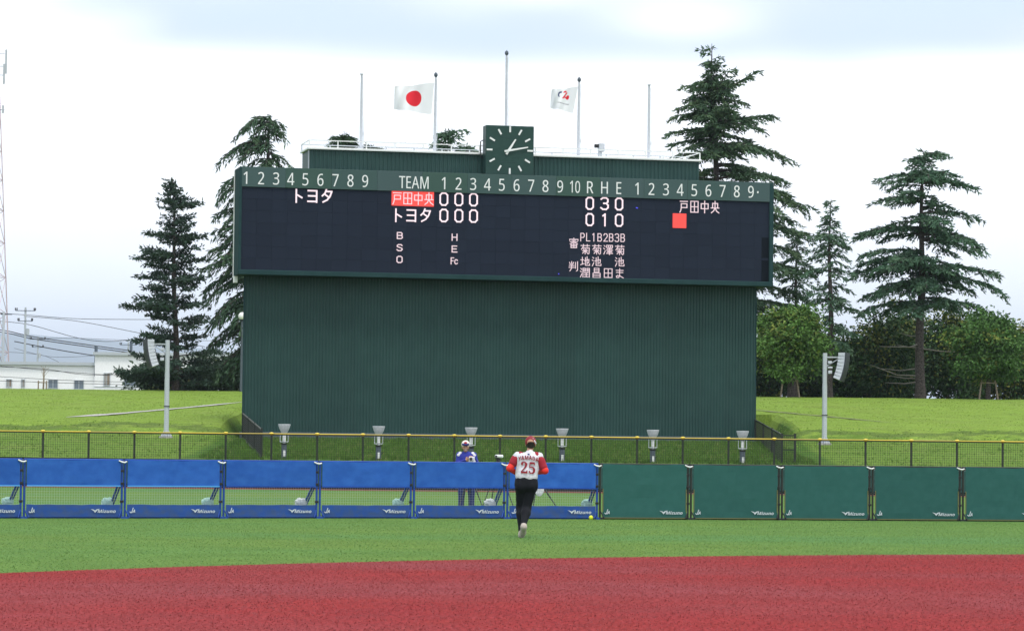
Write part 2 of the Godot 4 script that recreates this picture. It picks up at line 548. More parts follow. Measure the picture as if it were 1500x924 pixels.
	path.call([[1095, 600.5], [1160, 606], [1240, 613.5], [1322, 621.5]], 0.28, grainy(lin(0.1, 0.1, 0.07), lin(0.2, 0.19, 0.12), 2.0, 0.95, 67), "thin worn path crossing the bank right of the scoreboard")
	# far hills, left
	m = MB.new()
	var ridge := noise(0.00022, 5, 68)
	var nx := 120
	var rows := [[15500.0, 0.0], [17500.0, 0.45], [20000.0, 1.0], [24000.0, 0.4]]
	for i in nx:
		for j in rows.size() - 1:
			var q := []
			for k in [[0, 0], [1, 0], [1, 1], [0, 1]]:
				var x := lerpf(-15000.0, 3500.0, float(i + k[0]) / nx)
				var d: float = rows[j + k[1]][0]
				var top: float = 720.0 * smoothstep(2600.0, -3600.0, x) + 120.0 * ridge.get_noise_2d(x, d)
				q.append(Vector3(x, -2.0 + maxf(0.0, top) * rows[j + k[1]][1], -d))
			m.quad(q[0], q[1], q[2], q[3])
	setting("hills", m, mats.hill, "pale blue hazy hills far behind the white building")

func make_tufts() -> void:      # rough grass on the slope under the scoreboard and along the fence
	var b := MB.new()
	var r := RandomNumberGenerator.new()
	r.seed = 5
	for k in 7:
		var an := r.randf() * TAU
		var o := Vector3(r.randf_range(-0.06, 0.06), -0.02, r.randf_range(-0.06, 0.06))
		var side := Vector3(cos(an), 0, sin(an)) * 0.012
		var tip := o + Vector3(r.randf_range(-0.09, 0.09), r.randf_range(0.07, 0.17), r.randf_range(-0.09, 0.09))
		b.tri(o - side, o + side, tip)
	var mm := MultiMesh.new()
	mm.transform_format = MultiMesh.TRANSFORM_3D
	mm.use_colors = true
	mm.mesh = b.mesh()
	mm.mesh.surface_set_material(0, mats.blade)
	var spots := []
	var pn := noise(0.5, 3, 70)
	for i in 34000:
		var x := r.randf_range(-10.9, 10.7)
		var d := r.randf_range(106.4, 127.0)
		if r.randf() < 0.6 + pn.get_noise_2d(x, d): spots.append([x, d, 1.0])
	for i in 16000:
		var x := r.randf_range(-30, 30)
		var d := r.randf_range(106.4, 123.0)
		if absf(x) > 11.5 and r.randf() < 0.35 + 0.9 * pn.get_noise_2d(x * 0.6, d): spots.append([x, d, 0.5])
	mm.instance_count = spots.size()
	for i in spots.size():
		var s: Array = spots[i]
		var bs := Basis(Vector3.UP, r.randf() * TAU).scaled(Vector3.ONE * s[2] * r.randf_range(0.5, 1.2))
		mm.set_instance_transform(i, Transform3D(bs, Vector3(s[0], bank_at(s[0], s[1]), -s[1])))
		var k := r.randf_range(0.7, 1.3)
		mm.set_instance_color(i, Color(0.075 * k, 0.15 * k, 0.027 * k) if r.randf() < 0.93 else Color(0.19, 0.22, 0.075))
	var o := MultiMeshInstance3D.new()
	o.name = "grass_tufts"
	o.multimesh = mm
	add_child(o)
	tag(o, "rough green grass on the slope below the scoreboard", "grass", "", "stuff")
	# short pile of the two artificial surfaces and of the lawn, whose pale colour holds its light
	var pile := MB.new()
	for k in 4:
		var an := r.randf() * TAU
		var q := Vector3(r.randf_range(-0.02, 0.02), -0.004, r.randf_range(-0.02, 0.02))
		var side := Vector3(cos(an), 0, sin(an)) * 0.011
		pile.tri(q - side, q + side, q + Vector3(r.randf_range(-0.022, 0.022), r.randf_range(0.014, 0.03), r.randf_range(-0.022, 0.022)))
	var pm := pile.mesh()
	pm.surface_set_material(0, mats.blade)
	var cn := noise(0.5, 3, 71)
	var scatter := func(called: String, label: String, n: int, x0: float, x1: float, d0: float, d1: float, keep: Callable, high: Callable, base: Array, size: float):
		var list := []
		for i in n:
			var x := r.randf_range(x0, x1)
			var d := r.randf_range(d0, d1)
			if keep.call(x, d): list.append(Vector2(x, d))
		var mx := MultiMesh.new()
		mx.transform_format = MultiMesh.TRANSFORM_3D
		mx.use_colors = true
		mx.mesh = pm
		mx.instance_count = list.size()
		for i in list.size():
			var p: Vector2 = list[i]
			var s := size * r.randf_range(0.6, 1.4)
			mx.set_instance_transform(i, Transform3D(Basis(Vector3.UP, r.randf() * TAU).scaled(Vector3(s, s, s)), Vector3(p.x, high.call(p.x, p.y), -p.y)))
			var c: Color = base[r.randi() % base.size()]
			mx.set_instance_color(i, c * (r.randf_range(0.88, 1.14) + 0.08 * cn.get_noise_2d(p.x, p.y)))
		var ob := MultiMeshInstance3D.new()
		ob.name = called
		ob.multimesh = mx
		add_child(ob)
		tag(ob, label, "turf pile" if size < 1.5 else "grass", "", "stuff")
	scatter.call("red_fibres", "short red fibres of the infield surface", 120000, -10.0, 11.0, 24.0, 49.5, func(x, d): return d < infield_edge(x) - 0.02 and absf(x) < 1.2 + d * 0.2, func(_x, _d): return 0.006, [Color(0.3, 0.068, 0.072), Color(0.32, 0.064, 0.066), Color(0.3, 0.084, 0.09)], 0.5)
	scatter.call("green_fibres", "short green fibres of the outfield turf", 110000, -14.0, 14.0, 34.0, 72.0, func(x, d): return d > infield_edge(x) and absf(x) < 1.2 + d * 0.19, func(_x, _d): return 0.0, [Color(0.14, 0.25, 0.072), Color(0.155, 0.255, 0.07), Color(0.13, 0.255, 0.088)], 0.55)
	scatter.call("lawn_grass", "closely cut grass on the bank either side of the scoreboard", 70000, -30.0, 30.0, 118.0, 153.0, func(x, d): return absf(x) > 10.4 and absf(x) < 6.0 + d * 0.16, func(x, d): return bank_at(x, d), [Color(0.23, 0.325, 0.065), Color(0.21, 0.31, 0.06), Color(0.25, 0.32, 0.085)], 1.0)

# ---------------------------------------------------------------- scoreboard
var board: Node3D
const BW := 22.3          # width of the display box
const B0 := 8.24          # underside of the display box
const B1 := 12.53         # its top
const BASE := 1.3

func on_board(px: float, py: float, o := 0.0) -> Vector3:      # board coordinates: x along, y up from its base, z out of its front
	var d := ray(px, py)
	var inv := board.transform.affine_inverse()
	var a: Vector3 = inv * Vector3(0, EYE, 0)
	var b: Vector3 = inv.basis * d
	return a + b * ((o - a.z) / b.z)

func text_mesh(txt: String, high: float, bold: bool, squeeze: float, shear: float, depth: float, serif := false) -> MB:
	var t := TextMesh.new()
	var f := SystemFont.new()
	f.font_names = PackedStringArray(["Droid Serif" if serif else "Droid Sans"])
	f.font_weight = 700 if bold else 400
	t.font = f
	t.text = txt
	t.font_size = 64
	t.depth = 1.0
	t.pixel_size = 0.01
	t.curve_step = 1.0
	t.horizontal_alignment = HORIZONTAL_ALIGNMENT_CENTER
	var arr := t.get_mesh_arrays()
	var vs: PackedVector3Array = arr[Mesh.ARRAY_VERTEX]
	var ns: PackedVector3Array = arr[Mesh.ARRAY_NORMAL]
	var lo := Vector3.ONE * 1e9
	var hi := -lo
	for p in vs:
		lo = lo.min(p); hi = hi.max(p)
	var k := high / (hi.y - lo.y)
	var mid := (lo + hi) * 0.5
	var m := MB.new()
	var idx = arr[Mesh.ARRAY_INDEX]
	var order := range(vs.size()) if idx == null or idx.size() == 0 else Array(idx)
	for i in order:
		var p := vs[i] - mid
		m.v.append(Vector3(p.x * k * squeeze + p.y * k * shear, p.y * k, (p.z + 0.5) * depth))
		m.n.append(ns[i]); m.c.append(Color.WHITE)
	return m

const GLYPH := {
	"to": [[[.3, .02], [.3, .98]], [[.3, .38], [.78, .62]]],
	"yo": [[[.12, .1], [.85, .1], [.85, .97]], [[.15, .5], [.85, .5]], [[.1, .92], [.85, .92]]],
	"ta": [[[.42, .02], [.3, .3], [.08, .5]], [[.4, .16], [.88, .16], [.75, .5], [.5, .8], [.15, .97]], [[.35, .42], [.68, .62]]],
	"door": [[[.08, .08], [.92, .08]], [[.2, .27], [.85, .27], [.85, .58], [.2, .58]], [[.2, .27], [.2, .6], [.15, .8], [.05, .97]]],
	"field": [[[.08, .06], [.92, .06], [.92, .94], [.08, .94], [.08, .06]], [[.5, .06], [.5, .94]], [[.08, .5], [.92, .5]]],
	"middle": [[[.1, .24], [.9, .24], [.9, .64], [.1, .64], [.1, .24]], [[.5, .02], [.5, .98]]],
	"centre": [[[.22, .55], [.22, .2], [.8, .2], [.8, .55]], [[.05, .57], [.95, .57]], [[.5, .02], [.5, .55], [.35, .8], [.08, .96]], [[.52, .58], [.68, .82], [.95, .96]]],
	"judge": [[[.5, .0], [.5, .1]], [[.06, .25], [.06, .12], [.94, .12], [.94, .25]], [[.3, .24], [.7, .22]], [[.12, .38], [.88, .38]], [[.5, .22], [.5, .58]], [[.5, .38], [.1, .6]], [[.5, .38], [.9, .6]], [[.2, .65], [.8, .65], [.8, .97], [.2, .97], [.2, .65]], [[.5, .65], [.5, .97]], [[.2, .81], [.8, .81]]],
	"decide": [[[.05, .1], [.15, .3]], [[.5, .1], [.4, .3]], [[.03, .42], [.55, .42]], [[.0, .62], [.58, .62]], [[.29, .02], [.29, .7], [.1, .98]], [[.7, .1], [.7, .7]], [[.92, .02], [.92, .9], [.8, .97]]],
	"mum": [[[.03, .12], [.97, .12]], [[.3, .0], [.3, .22]], [[.7, .0], [.7, .22]], [[.25, .25], [.08, .5]], [[.18, .35], [.92, .35], [.9, .9], [.78, .97]], [[.2, .65], [.76, .65]], [[.48, .42], [.48, .97]], [[.28, .47], [.36, .57]], [[.68, .47], [.6, .57]], [[.48, .65], [.2, .9]], [[.48, .65], [.74, .88]]],
	"land": [[[.02, .35], [.36, .35]], [[.19, .08], [.19, .78]], [[.0, .85], [.4, .72]], [[.42, .45], [.9, .3], [.88, .62], [.78, .66]], [[.7, .02], [.7, .75]], [[.53, .12], [.53, .9], [.97, .9], [.97, .75]]],
	"pond": [[[.08, .08], [.2, .18]], [[.02, .35], [.15, .45]], [[.05, .95], [.2, .62]], [[.3, .45], [.9, .3], [.88, .62], [.78, .66]], [[.66, .02], [.66, .75]], [[.45, .12], [.45, .9], [.97, .9], [.97, .75]]],
	"wet": [[[.04, .08], [.16, .18]], [[.0, .35], [.12, .45]], [[.02, .95], [.16, .62]], [[.28, .06], [.28, .98]], [[.28, .06], [.54, .06], [.54, .36], [.28, .36]], [[.28, .21], [.54, .21]], [[.97, .06], [.97, .98]], [[.97, .06], [.71, .06], [.71, .36], [.97, .36]], [[.71, .21], [.97, .21]], [[.44, .5], [.82, .5]], [[.44, .7], [.82, .7]], [[.41, .92], [.85, .92]], [[.63, .5], [.63, .92]]],
	"bright": [[[.25, .03], [.75, .03], [.75, .42], [.25, .42], [.25, .03]], [[.25, .22], [.75, .22]], [[.12, .53], [.88, .53], [.88, .97], [.12, .97], [.12, .53]], [[.12, .75], [.88, .75]]],
	"marsh": [[[.06, .08], [.18, .18]], [[.0, .35], [.13, .45]], [[.03, .95], [.18, .62]], [[.33, .05], [.96, .05], [.96, .28], [.33, .28], [.33, .05]], [[.54, .05], [.54, .28]], [[.75, .05], [.75, .28]], [[.4, .42], [.9, .42]], [[.65, .28], [.65, 1.0]], [[.32, .55], [.98, .55]], [[.47, .58], [.52, .7]], [[.83, .58], [.78, .7]], [[.4, .74], [.9, .74]], [[.32, .87], [.98, .87]]],
	"ma": [[[.12, .2], [.88, .2]], [[.15, .42], [.85, .42]], [[.5, .02], [.5, .75], [.4, .93], [.2, .93], [.14, .82], [.25, .72], [.5, .75], [.9, .96]]],
	"0": [[[.3, .04], [.7, .04], [.92, .2], [.92, .8], [.7, .96], [.3, .96], [.08, .8], [.08, .2], [.3, .04]]],
	"1": [[[.3, .18], [.55, .04], [.55, .97]]],
	"2": [[[.08, .24], [.25, .05], [.7, .05], [.9, .22], [.85, .42], [.08, .95], [.95, .95]]],
	"3": [[[.08, .15], [.3, .04], [.7, .04], [.9, .16], [.9, .36], [.7, .48], [.4, .48]], [[.7, .48], [.93, .62], [.93, .82], [.7, .96], [.3, .96], [.06, .84]]],
	"B": [[[.1, .05], [.1, .95]], [[.1, .05], [.7, .05], [.88, .17], [.88, .36], [.7, .48], [.1, .48]], [[.7, .48], [.93, .62], [.93, .82], [.72, .95], [.1, .95]]],
	"S": [[[.9, .18], [.7, .05], [.3, .05], [.1, .18], [.12, .36], [.85, .58], [.92, .78], [.72, .95], [.28, .95], [.06, .8]]],
	"H": [[[.1, .03], [.1, .97]], [[.9, .03], [.9, .97]], [[.1, .5], [.9, .5]]],
	"E": [[[.88, .05], [.12, .05], [.12, .95], [.92, .95]], [[.12, .49], [.8, .49]]],
	"F": [[[.9, .05], [.12, .05], [.12, .98]], [[.12, .49], [.75, .49]]],
	"c": [[[.92, .45], [.7, .34], [.3, .34], [.1, .5], [.1, .8], [.3, .95], [.7, .95], [.92, .84]]],
	"P": [[[.12, .98], [.12, .05], [.7, .05], [.92, .18], [.92, .42], [.7, .55], [.12, .55]]],
	"L": [[[.14, .03], [.14, .95], [.92, .95]]],
}

func lit(key: String, px: float, py: float, w: float, h: float, pen: float, parent: Node, out := 0.0) -> void:      # a character of lit diodes, sizes in metres
	var o := on_board(px, py, -0.035)
	var m := MB.new()
	var xf := Transform3D(Basis.IDENTITY, Vector3(0, 0, out))
	var k := 0
	for s in GLYPH[key]:
		var pts := []
		for q in s: pts.append(Vector2((q[0] - 0.5) * w, (0.5 - q[1]) * h))
		m.stroke(pts, pen, 0.012 + 0.0011 * k, xf)
		k += 1
	put("lit_character", m, mats.led if pen > 0.05 else mats.leddim, parent).position = o - parent.position

func ribbed(m: MB, x0: float, x1: float, y0: float, y1: float, z: float, period: float) -> void:      # profiled steel sheet
	var n := int(round((x1 - x0) / period))
	var p := (x1 - x0) / n
	for i in n:
		var a := x0 + p * i
		var xs := [a, a + p * 0.38, a + p * 0.5, a + p * 0.88, a + p]
		var zs := [z - 0.03, z - 0.03, z, z, z - 0.03]
		if i % 7 == 0: m.col = Color.WHITE * rng.randf_range(0.86, 1.0)      # one roll-formed sheet
		for k in 4:
			m.quad(Vector3(xs[k], y0, zs[k]), Vector3(xs[k + 1], y0, zs[k + 1]), Vector3(xs[k + 1], y1, zs[k + 1]), Vector3(xs[k], y1, zs[k]))

func make_scoreboard() -> void:
	var l := at(349, 324, 122.0)
	var r := at(1133.5, 343, 127.0)
	var along := Vector3(r.x - l.x, 0, r.z - l.z).normalized()
	board = thing("scoreboard", "big dark green electronic scoreboard building standing on the bank", "scoreboard")
	board.transform = Transform3D(Basis(along, Vector3.UP, along.cross(Vector3.UP)), Vector3((l.x + r.x) / 2, BASE, (l.z + r.z) / 2))
	var h := BW / 2
	var y0 := B0 - BASE
	var y1 := B1 - BASE
	# lower wall: profiled sheet over a core
	var m := MB.new()
	ribbed(m, -h + 0.43, h - 0.43, 0.0, y0, -1.0, 0.131)
	m.box(Vector3(0, y0 / 2, -2.55), Vector3(BW - 1.9, y0, 3.0))
	m.box(Vector3(0, y0 / 2, -1.09), Vector3(BW - 0.88, y0, 0.1))
	put("lower_wall", m, mats.clad, board)
	for s in [-1.0, 1.0]: put("corner_trim", _one_box(Vector3(s * (h - 0.41), y0 / 2 - 0.01, -1.03), Vector3(0.05, y0 - 0.02, 0.08)), mats.boxgreen, board)
	m = MB.new()
	m.box(Vector3(0, 0.25, -0.985), Vector3(BW - 0.6, 0.9, 0.1))
	put("plinth", m, mats.postgrey, board)
	# display box
	m = MB.new()
	m.box(Vector3(0, (y0 + y1) / 2, -0.81), Vector3(BW - 0.01, y1 - y0 - 0.01, 1.2))
	put("display_case", m, mats.boxgreen, board)
	var scr0 := y0 + 0.2
	var scr1 := y1 - 0.79
	var fr := MB.new()
	fr.bevel(Vector3(0, y0 + 0.1, -0.1), Vector3(BW, 0.2, 0.28), 0.02)
	fr.bevel(Vector3(-h + 0.055, (scr0 + y1) / 2, -0.1), Vector3(0.11, y1 - scr0 - 0.004, 0.26), 0.015)
	fr.bevel(Vector3(h - 0.09, (scr0 + y1) / 2, -0.1), Vector3(0.18, y1 - scr0 - 0.004, 0.26), 0.015)
	put("screen_frame", fr, mats.boxgreen, board)
	m = MB.new()
	m.box(Vector3(-h - 0.012, (y0 + y1) / 2 - 0.05, -1.34), Vector3(0.03, y1 - y0 + 0.02, 0.08))
	m.box(Vector3(-h + 0.06, y0 - 0.14, -1.2), Vector3(0.14, 0.26, 0.3))
	put("edge_trim", m, mats.paint, board)
	# diode modules, in a grid, with two that have gone dark at the right edge
	var sx0 := -h + 0.115
	var sx1 := h - 0.185
	var cols := 36
	var rows := 7
	var pw := (sx1 - sx0) / cols
	var ph := (scr1 - scr0) / rows
	var screen := put("screen", _one_box(Vector3(0, (scr0 + scr1) / 2, -0.15), Vector3(sx1 - sx0, scr1 - scr0, 0.06)), plain(lin(0.008, 0.011, 0.02), 0.7), board)
	var tile := MB.new()
	tile.bevel(Vector3.ZERO, Vector3(pw - 0.004, ph - 0.004, 0.06), 0.002)
	var tile_mesh := tile.mesh()
	rng.seed = 91
	for i in cols:
		for j in rows:
			if i == cols - 1 and j < 4: continue
			var o := put("diode_module", tile_mesh, mats.modules[rng.randi() % 4], screen)
			o.position = Vector3(sx0 + pw * (i + 0.5), scr0 + ph * (j + 0.5), -0.075 + rng.randf_range(-0.0008, 0.0008))
	for j in 4:
		var o := put("diode_module", _one_box(Vector3.ZERO, Vector3(pw / 2 - 0.003, ph - 0.003, 0.06)), mats.modules[j], screen)
		o.position = Vector3(sx1 - pw * 0.75, scr0 + ph * (j + 0.5), -0.075)
	for j in 2:
		var q := put("dark_module", _one_box(Vector3.ZERO, Vector3(pw / 2 - 0.003, ph * 1.8, 0.06)), plain(lin(0.007, 0.01, 0.015), 0.8, 0.0, 0.1), screen)
		q.position = Vector3(sx1 - pw * 0.25, scr0 + ph * (2 * j + 0.98), -0.075)
		var e := put("diode_module", _one_box(Vector3.ZERO, Vector3(pw / 2 - 0.003, ph * 0.19, 0.06)), mats.modules[1], screen)
		e.position = Vector3(sx1 - pw * 0.25, scr0 + ph * (2 * j + 1.98), -0.075)
	# header boards with the printed columns
	var hn := 12
	var header := put("header", _one_box(Vector3(0, y1 - 0.395, -0.14), Vector3(BW - 0.3, 0.76, 0.1)), mats.boxgreen, board)
	for i in hn:
		var w := (BW - 0.02) / hn
		var b := MB.new()
		b.bevel(Vector3(-h + w * (i + 0.5) + 0.01, y1 - 0.38, -0.03), Vector3(w - 0.004, 0.8, 0.1), 0.006)
		put("header_panel", b, mats.headers[[1, 2, 0, 3, 2, 0, 1, 2, 3, 1, 0, 3][i]], header)
	var heads := []
	var xs := [359, 382, 404, 425.5, 447, 469, 491, 513, 534.5]
	for i in 9: heads.append([str(i + 1), xs[i]])
	heads.append(["TEAM", 606])
	xs = [649.5, 671.5, 693, 714, 735, 756.7, 778, 799, 820.5, 842.3, 864.6, 885.6, 906.6]
	var nm := ["1", "2", "3", "4", "5", "6", "7", "8", "9", "10", "R", "H", "E"]
	for i in 13: heads.append([nm[i], xs[i]])
	xs = [933, 954.5, 975.7, 996.6, 1017.3, 1038, 1058.7, 1079.6, 1100.3]
	for i in 9: heads.append([str(i + 1), xs[i]])
	for e in heads:
		var py: float = 260.3 + (e[1] - 359.0) / 741.0 * 20.6
		var p := on_board(e[1], py, 0.02)
		var sq := 0.74 if e[0] == "TEAM" else 0.66 if e[0] == "10" else 0.82
		put("printed_word" if e[0] == "TEAM" else "printed_character", text_mesh(e[0], 0.49, false, sq, 0.0, 0.012), mats.paint, header).position = p + Vector3(0, 0, 0.002)
	put("printed_mark", _one_box(Vector3.ZERO, Vector3(0.06, 0.08, 0.01)), mats.paint, header).position = on_board(1110.5, 281.5, 0.03)
	# lit characters
	var sc := 1.0 / 36.2
	for e in [["to", 437], ["yo", 457.5], ["ta", 479]]: lit(e[0], e[1], 287, 17 * sc, 19 * sc, 2.29 * sc, screen)
	var red := on_board(604.5, 291, -0.035)
	put("lit_background", _one_box(Vector3.ZERO, Vector3(63 * sc, 21.6 * sc, 0.01)), mats.ledred, screen).position = red
	for e in [["door", 581.5], ["field", 597], ["middle", 612.5], ["centre", 628]]: lit(e[0], e[1], 290.6 + (e[1] - 600) * 0.02, 14 * sc, 18.5 * sc, 1.32 * sc, screen, 0.008)
	for e in [["to", 583], ["yo", 602.5], ["ta", 623.5]]: lit(e[0], e[1], 315.3, 17 * sc, 19 * sc, 2.11 * sc, screen)
	for e in [650, 672, 693.5]:
		lit("0", e, 291.6 + (e - 650) * 0.02, 13 * sc, 19 * sc, 2.20 * sc, screen)
		lit("0", e, 315.6 + (e - 650) * 0.02, 13 * sc, 19 * sc, 2.20 * sc, screen)
	for e in [["B", 585.3, 345], ["S", 585.2, 362.7], ["0", 585, 380], ["H", 665.7, 347.5], ["E", 665.5, 364.7]]: lit(e[0], e[1], e[2], 9 * sc, 9.8 * sc, 1.50 * sc, screen)
	lit("F", 662.5, 382, 5 * sc, 9.8 * sc, 1.32 * sc, screen)
	lit("c", 668, 382, 5 * sc, 9.8 * sc, 1.32 * sc, screen)
	for e in [["0", 864, 297.8], ["3", 885.7, 298.2], ["0", 907, 298.8], ["0", 864, 321.6], ["1", 885.7, 322], ["0", 907, 322.6]]: lit(e[0], e[1], e[2], 12.5 * sc, 18.5 * sc, 2.20 * sc, screen)
	var pl := [["P", 853.2], ["L", 861.6], ["1", 869.7], ["B", 878.4], ["2", 887.2], ["B", 895.3], ["3", 903.8], ["B", 912.2]]
	for e in pl: lit(e[0], e[1], 347.2 + (e[1] - 853) * 0.02, 6.6 * sc, 12.3 * sc, 1.19 * sc, screen)
	for e in [["judge", 840.6, 356], ["decide", 840.3, 390], ["mum", 857.5, 365.2], ["mum", 874.3, 365.5], ["marsh", 891, 365.8], ["mum", 908, 366.3], ["land", 857.3, 382.8], ["pond", 874, 383], ["pond", 907.8, 383.6], ["wet", 857, 399.3], ["bright", 874, 399.7], ["field", 891, 400], ["ma", 907.8, 400.3]]:
		lit(e[0], e[1], e[2], 14.2 * sc, 14.6 * sc, 1.10 * sc, screen)
	for e in [["door", 1002], ["field", 1017.5], ["middle", 1032.5], ["centre", 1047.7]]: lit(e[0], e[1], 303 + (e[1] - 1025) * 0.02, 13.5 * sc, 18.5 * sc, 1.41 * sc, screen)
	put("lit_background", _one_box(Vector3.ZERO, Vector3(21 * sc, 21.6 * sc, 0.01)), mats.ledred, screen).position = on_board(995.7, 323.3, -0.035)
	for e in [[932.5, 304.3], [934, 304.6], [818.5, 401]]:
		put("stray_diode", _one_box(Vector3.ZERO, Vector3(0.04, 0.04, 0.012)), mats.ledblue, screen).position = on_board(e[0], e[1], -0.035)
	# roof block
	var ra := on_board(453, 232, -1.0)
	var rb := on_board(1024.5, 250, -1.0)
	var top := (on_board(460, 220, -1.0).y + on_board(1020, 236, -1.0).y) / 2
	m = MB.new()
	ribbed(m, ra.x, rb.x, y1 - 0.3, top, -1.0, 0.165)
	m.box(Vector3((ra.x + rb.x) / 2, (y1 - 0.3 + top) / 2, -1.98), Vector3(rb.x - ra.x - 0.02, top - y1 + 0.29, 1.86))
	put("roof_block", m, mats.clad, board)
	m = MB.new()
	m.box(Vector3(ra.x - 0.005, (y1 - 0.3 + top) / 2, -1.12), Vector3(0.05, top - y1 + 0.29, 0.1))
	put("roof_block_trim", m, mats.galv, board)
	m = MB.new()
	m.bevel(Vector3((ra.x + rb.x) / 2, top + 0.05, -1.95), Vector3(rb.x - ra.x + 0.16, 0.09, 2.1), 0.015)
	put("parapet", m, mats.paint, board)
	# railing round the roof
	var rail := thing("roof_railing", "low white railing along the scoreboard roof edge", "railing")
	rail.transform = board.transform.translated_local(Vector3(0, top + 0.095, 0))
	var x0 := ra.x - 0.02
	var x1 := rb.x + 0.02
	var rh := 0.28
	for zz in [-0.98, -2.9]:
		m = MB.new()
		m.box(Vector3((x0 + x1) / 2, rh, zz), Vector3(x1 - x0, 0.035, 0.035))
		put("rail", m, mats.paint if zz > -2 else mats.galv, rail)
	for xx in [x0, x1]:
		m = MB.new()
		m.box(Vector3(xx, rh, -1.94), Vector3(0.033, 0.033, 1.88))
		put("rail", m, mats.paint, rail)
	var np := 14
	for i in np + 1:
		for zz in [-0.98, -2.9]:
			var xx := lerpf(x0, x1, float(i) / np)
			m = MB.new()
			m.box(Vector3(xx, rh / 2, zz), Vector3(0.045, rh, 0.045))
			put("post", m, mats.paint if zz > -2 else mats.galv, rail)
	m = MB.new()
	m.bar(Vector3(x1 - 1.0, 0.02, -1.9), Vector3(x1, rh, -1.9), 0.02)
	put("strut", m, mats.paint, rail)
	# clock
	var ca := on_board(711.3, 253, -0.3)
	var cb := on_board(782.3, 185, -0.3)
	var cw := cb.x - ca.x
	var cy := (on_board(711, 183, -0.3).y + on_board(782, 185, -0.3).y) / 2
	var side := cw
	var clock := thing("stadium_clock", "square dark green clock with white hands on top of the scoreboard", "clock")
	clock.transform = board.transform.translated_local(Vector3((ca.x + cb.x) / 2, cy - side / 2, -0.3))
	m = MB.new()
	m.bevel(Vector3(0, 0, -0.3), Vector3(side, side, 0.6), 0.015)
	put("case", m, mats.clock, clock)
	m = MB.new()
	m.box(Vector3(0, 0.26 * side, 0.003), Vector3(0.34 * side, 0.006, 0.008))
	m.box(Vector3(0, -0.24 * side, 0.003), Vector3(0.36 * side, 0.006, 0.008))
	put("panel_seam", m, mats.headers[3], clock)
	for i in 12:
		var an := TAU * i / 12.0
		var d := Vector2(sin(an), cos(an))
		var rr := side * 0.425
		m = MB.new()
		m.box(Vector3(d.x * rr, d.y * rr, 0.012), Vector3(0.07, 0.24, 0.02), Basis(Vector3(0, 0, 1), -an))
		put("hour_mark", m, mats.paint, clock)
	for e in [["hour_hand", 32.0, 0.55, 0.12, 0.09, 0.035], ["minute_hand", 79.0, 0.82, 0.2, 0.075, 0.06]]:
		var an := deg_to_rad(e[1])
		var b := Basis(Vector3(0, 0, 1), -an)
		m = MB.new()
		m.prism(PackedVector2Array([Vector2(-e[4] * 0.5, -0.18), Vector2(e[4] * 0.5, -0.18), Vector2(e[4] * 0.55, 0.0), Vector2(e[4] * 0.3, e[2]), Vector2(-e[4] * 0.3, e[2]), Vector2(-e[4] * 0.55, 0.0)]), 0.015, Transform3D(b, Vector3(-0.06, -0.02, e[5])))
		put(e[0], m, mats.paint, clock)
	m = MB.new()
	m.tube([Vector3(-0.06, -0.02, 0), Vector3(-0.06, -0.02, 0.085)], [0.05, 0.05], 12)
	put("hub", m, mats.paint, clock)
	m = MB.new()
	m.tube([Vector3(-side / 2 - 0.02, -0.3, -0.35), Vector3(-side / 2 - 0.14, -0.28, -0.35), Vector3(-side / 2 - 0.15, 0.35, -0.35), Vector3(-side / 2 - 0.02, 0.42, -0.35)], [0.025, 0.025, 0.025, 0.025], 6)
	put("side_conduit", m, mats.dark, clock)
	# flagpoles stand on the roof
	var fp := [[528.5, 529.5, 105, 0, "bare white flagpole, leftmost on the scoreboard roof"], [636.5, 638.8, 109, 1, "white flagpole that carries the red disc flag"], [741, 742, 77, 1, "tallest white flagpole, rising behind the clock"], [847, 849, 116, 1, "white flagpole that carries the small emblem flag"], [950.5, 951, 121, 0, "bare white flagpole, rightmost on the scoreboard roof"]]
	var poles := []
	for e in fp:
		var b := on_board(e[0], 218, -1.9)
		b.y = top + 0.09
		var t := on_board(e[1], e[2], -1.9)
		t.x = lerpf(b.x, t.x, 0.6)
		var o := thing("flagpole", e[4], "flagpole", Vector3.ZERO, "flagpoles on the scoreboard roof")
		o.transform = board.transform.translated_local(b)
		var hh := t.y - b.y
		m = MB.new()
		m.tube([Vector3.ZERO, Vector3((t.x - b.x) * 0.6, hh * 0.6, 0), Vector3(t.x - b.x, hh - 0.12, 0)], [0.062, 0.055, 0.042], 10)
		put("mast", m, mats.pole, o)
		m = MB.new()
		if e[3] == 1: m.lathe(Vector3(t.x - b.x, hh - 0.13, 0), [[0.02, 0], [0.07, 0.06], [0.085, 0.11], [0.065, 0.17], [0.0, 0.24]], 12)
		else: m.lathe(Vector3(t.x - b.x, hh - 0.13, 0), [[0.05, 0], [0.075, 0.02], [0.075, 0.05], [0.0, 0.075]], 12)
		put("finial", m, mats.postgrey if e[3] == 1 else mats.galv, o)
		m = MB.new()
		m.lathe(Vector3.ZERO, [[0.13, 0], [0.13, 0.03], [0.07, 0.05], [0.065, 0.12]], 12)
		put("foot", m, mats.galv, o)
		m = MB.new()
		m.tube([Vector3(0.085, 0.15, 0.02), Vector3(0.1 + (t.x - b.x) * 0.5, hh * 0.5, 0.03), Vector3(t.x - b.x + 0.05, hh - 0.2, 0.02)], [0.007, 0.007, 0.007], 4)
		m.box(Vector3(0.085, 0.7, 0.04), Vector3(0.03, 0.14, 0.03))
		put("halyard", m, mats.galv, o)
		poles.append([t, b])
	make_flag("flag", "white flag with a red disc flying to the left", [[578, 127], [636, 121], [632, 168], [576.5, 159]], 0)
	make_flag("flag", "small white flag with a red and blue emblem flying to the left", [[808, 132], [847, 126.5], [839.5, 166], [805.5, 157]], 1)
	# surveillance camera on a stub post
	var kb := on_board(879, 228, -1.5)
	kb.y = top + 0.09
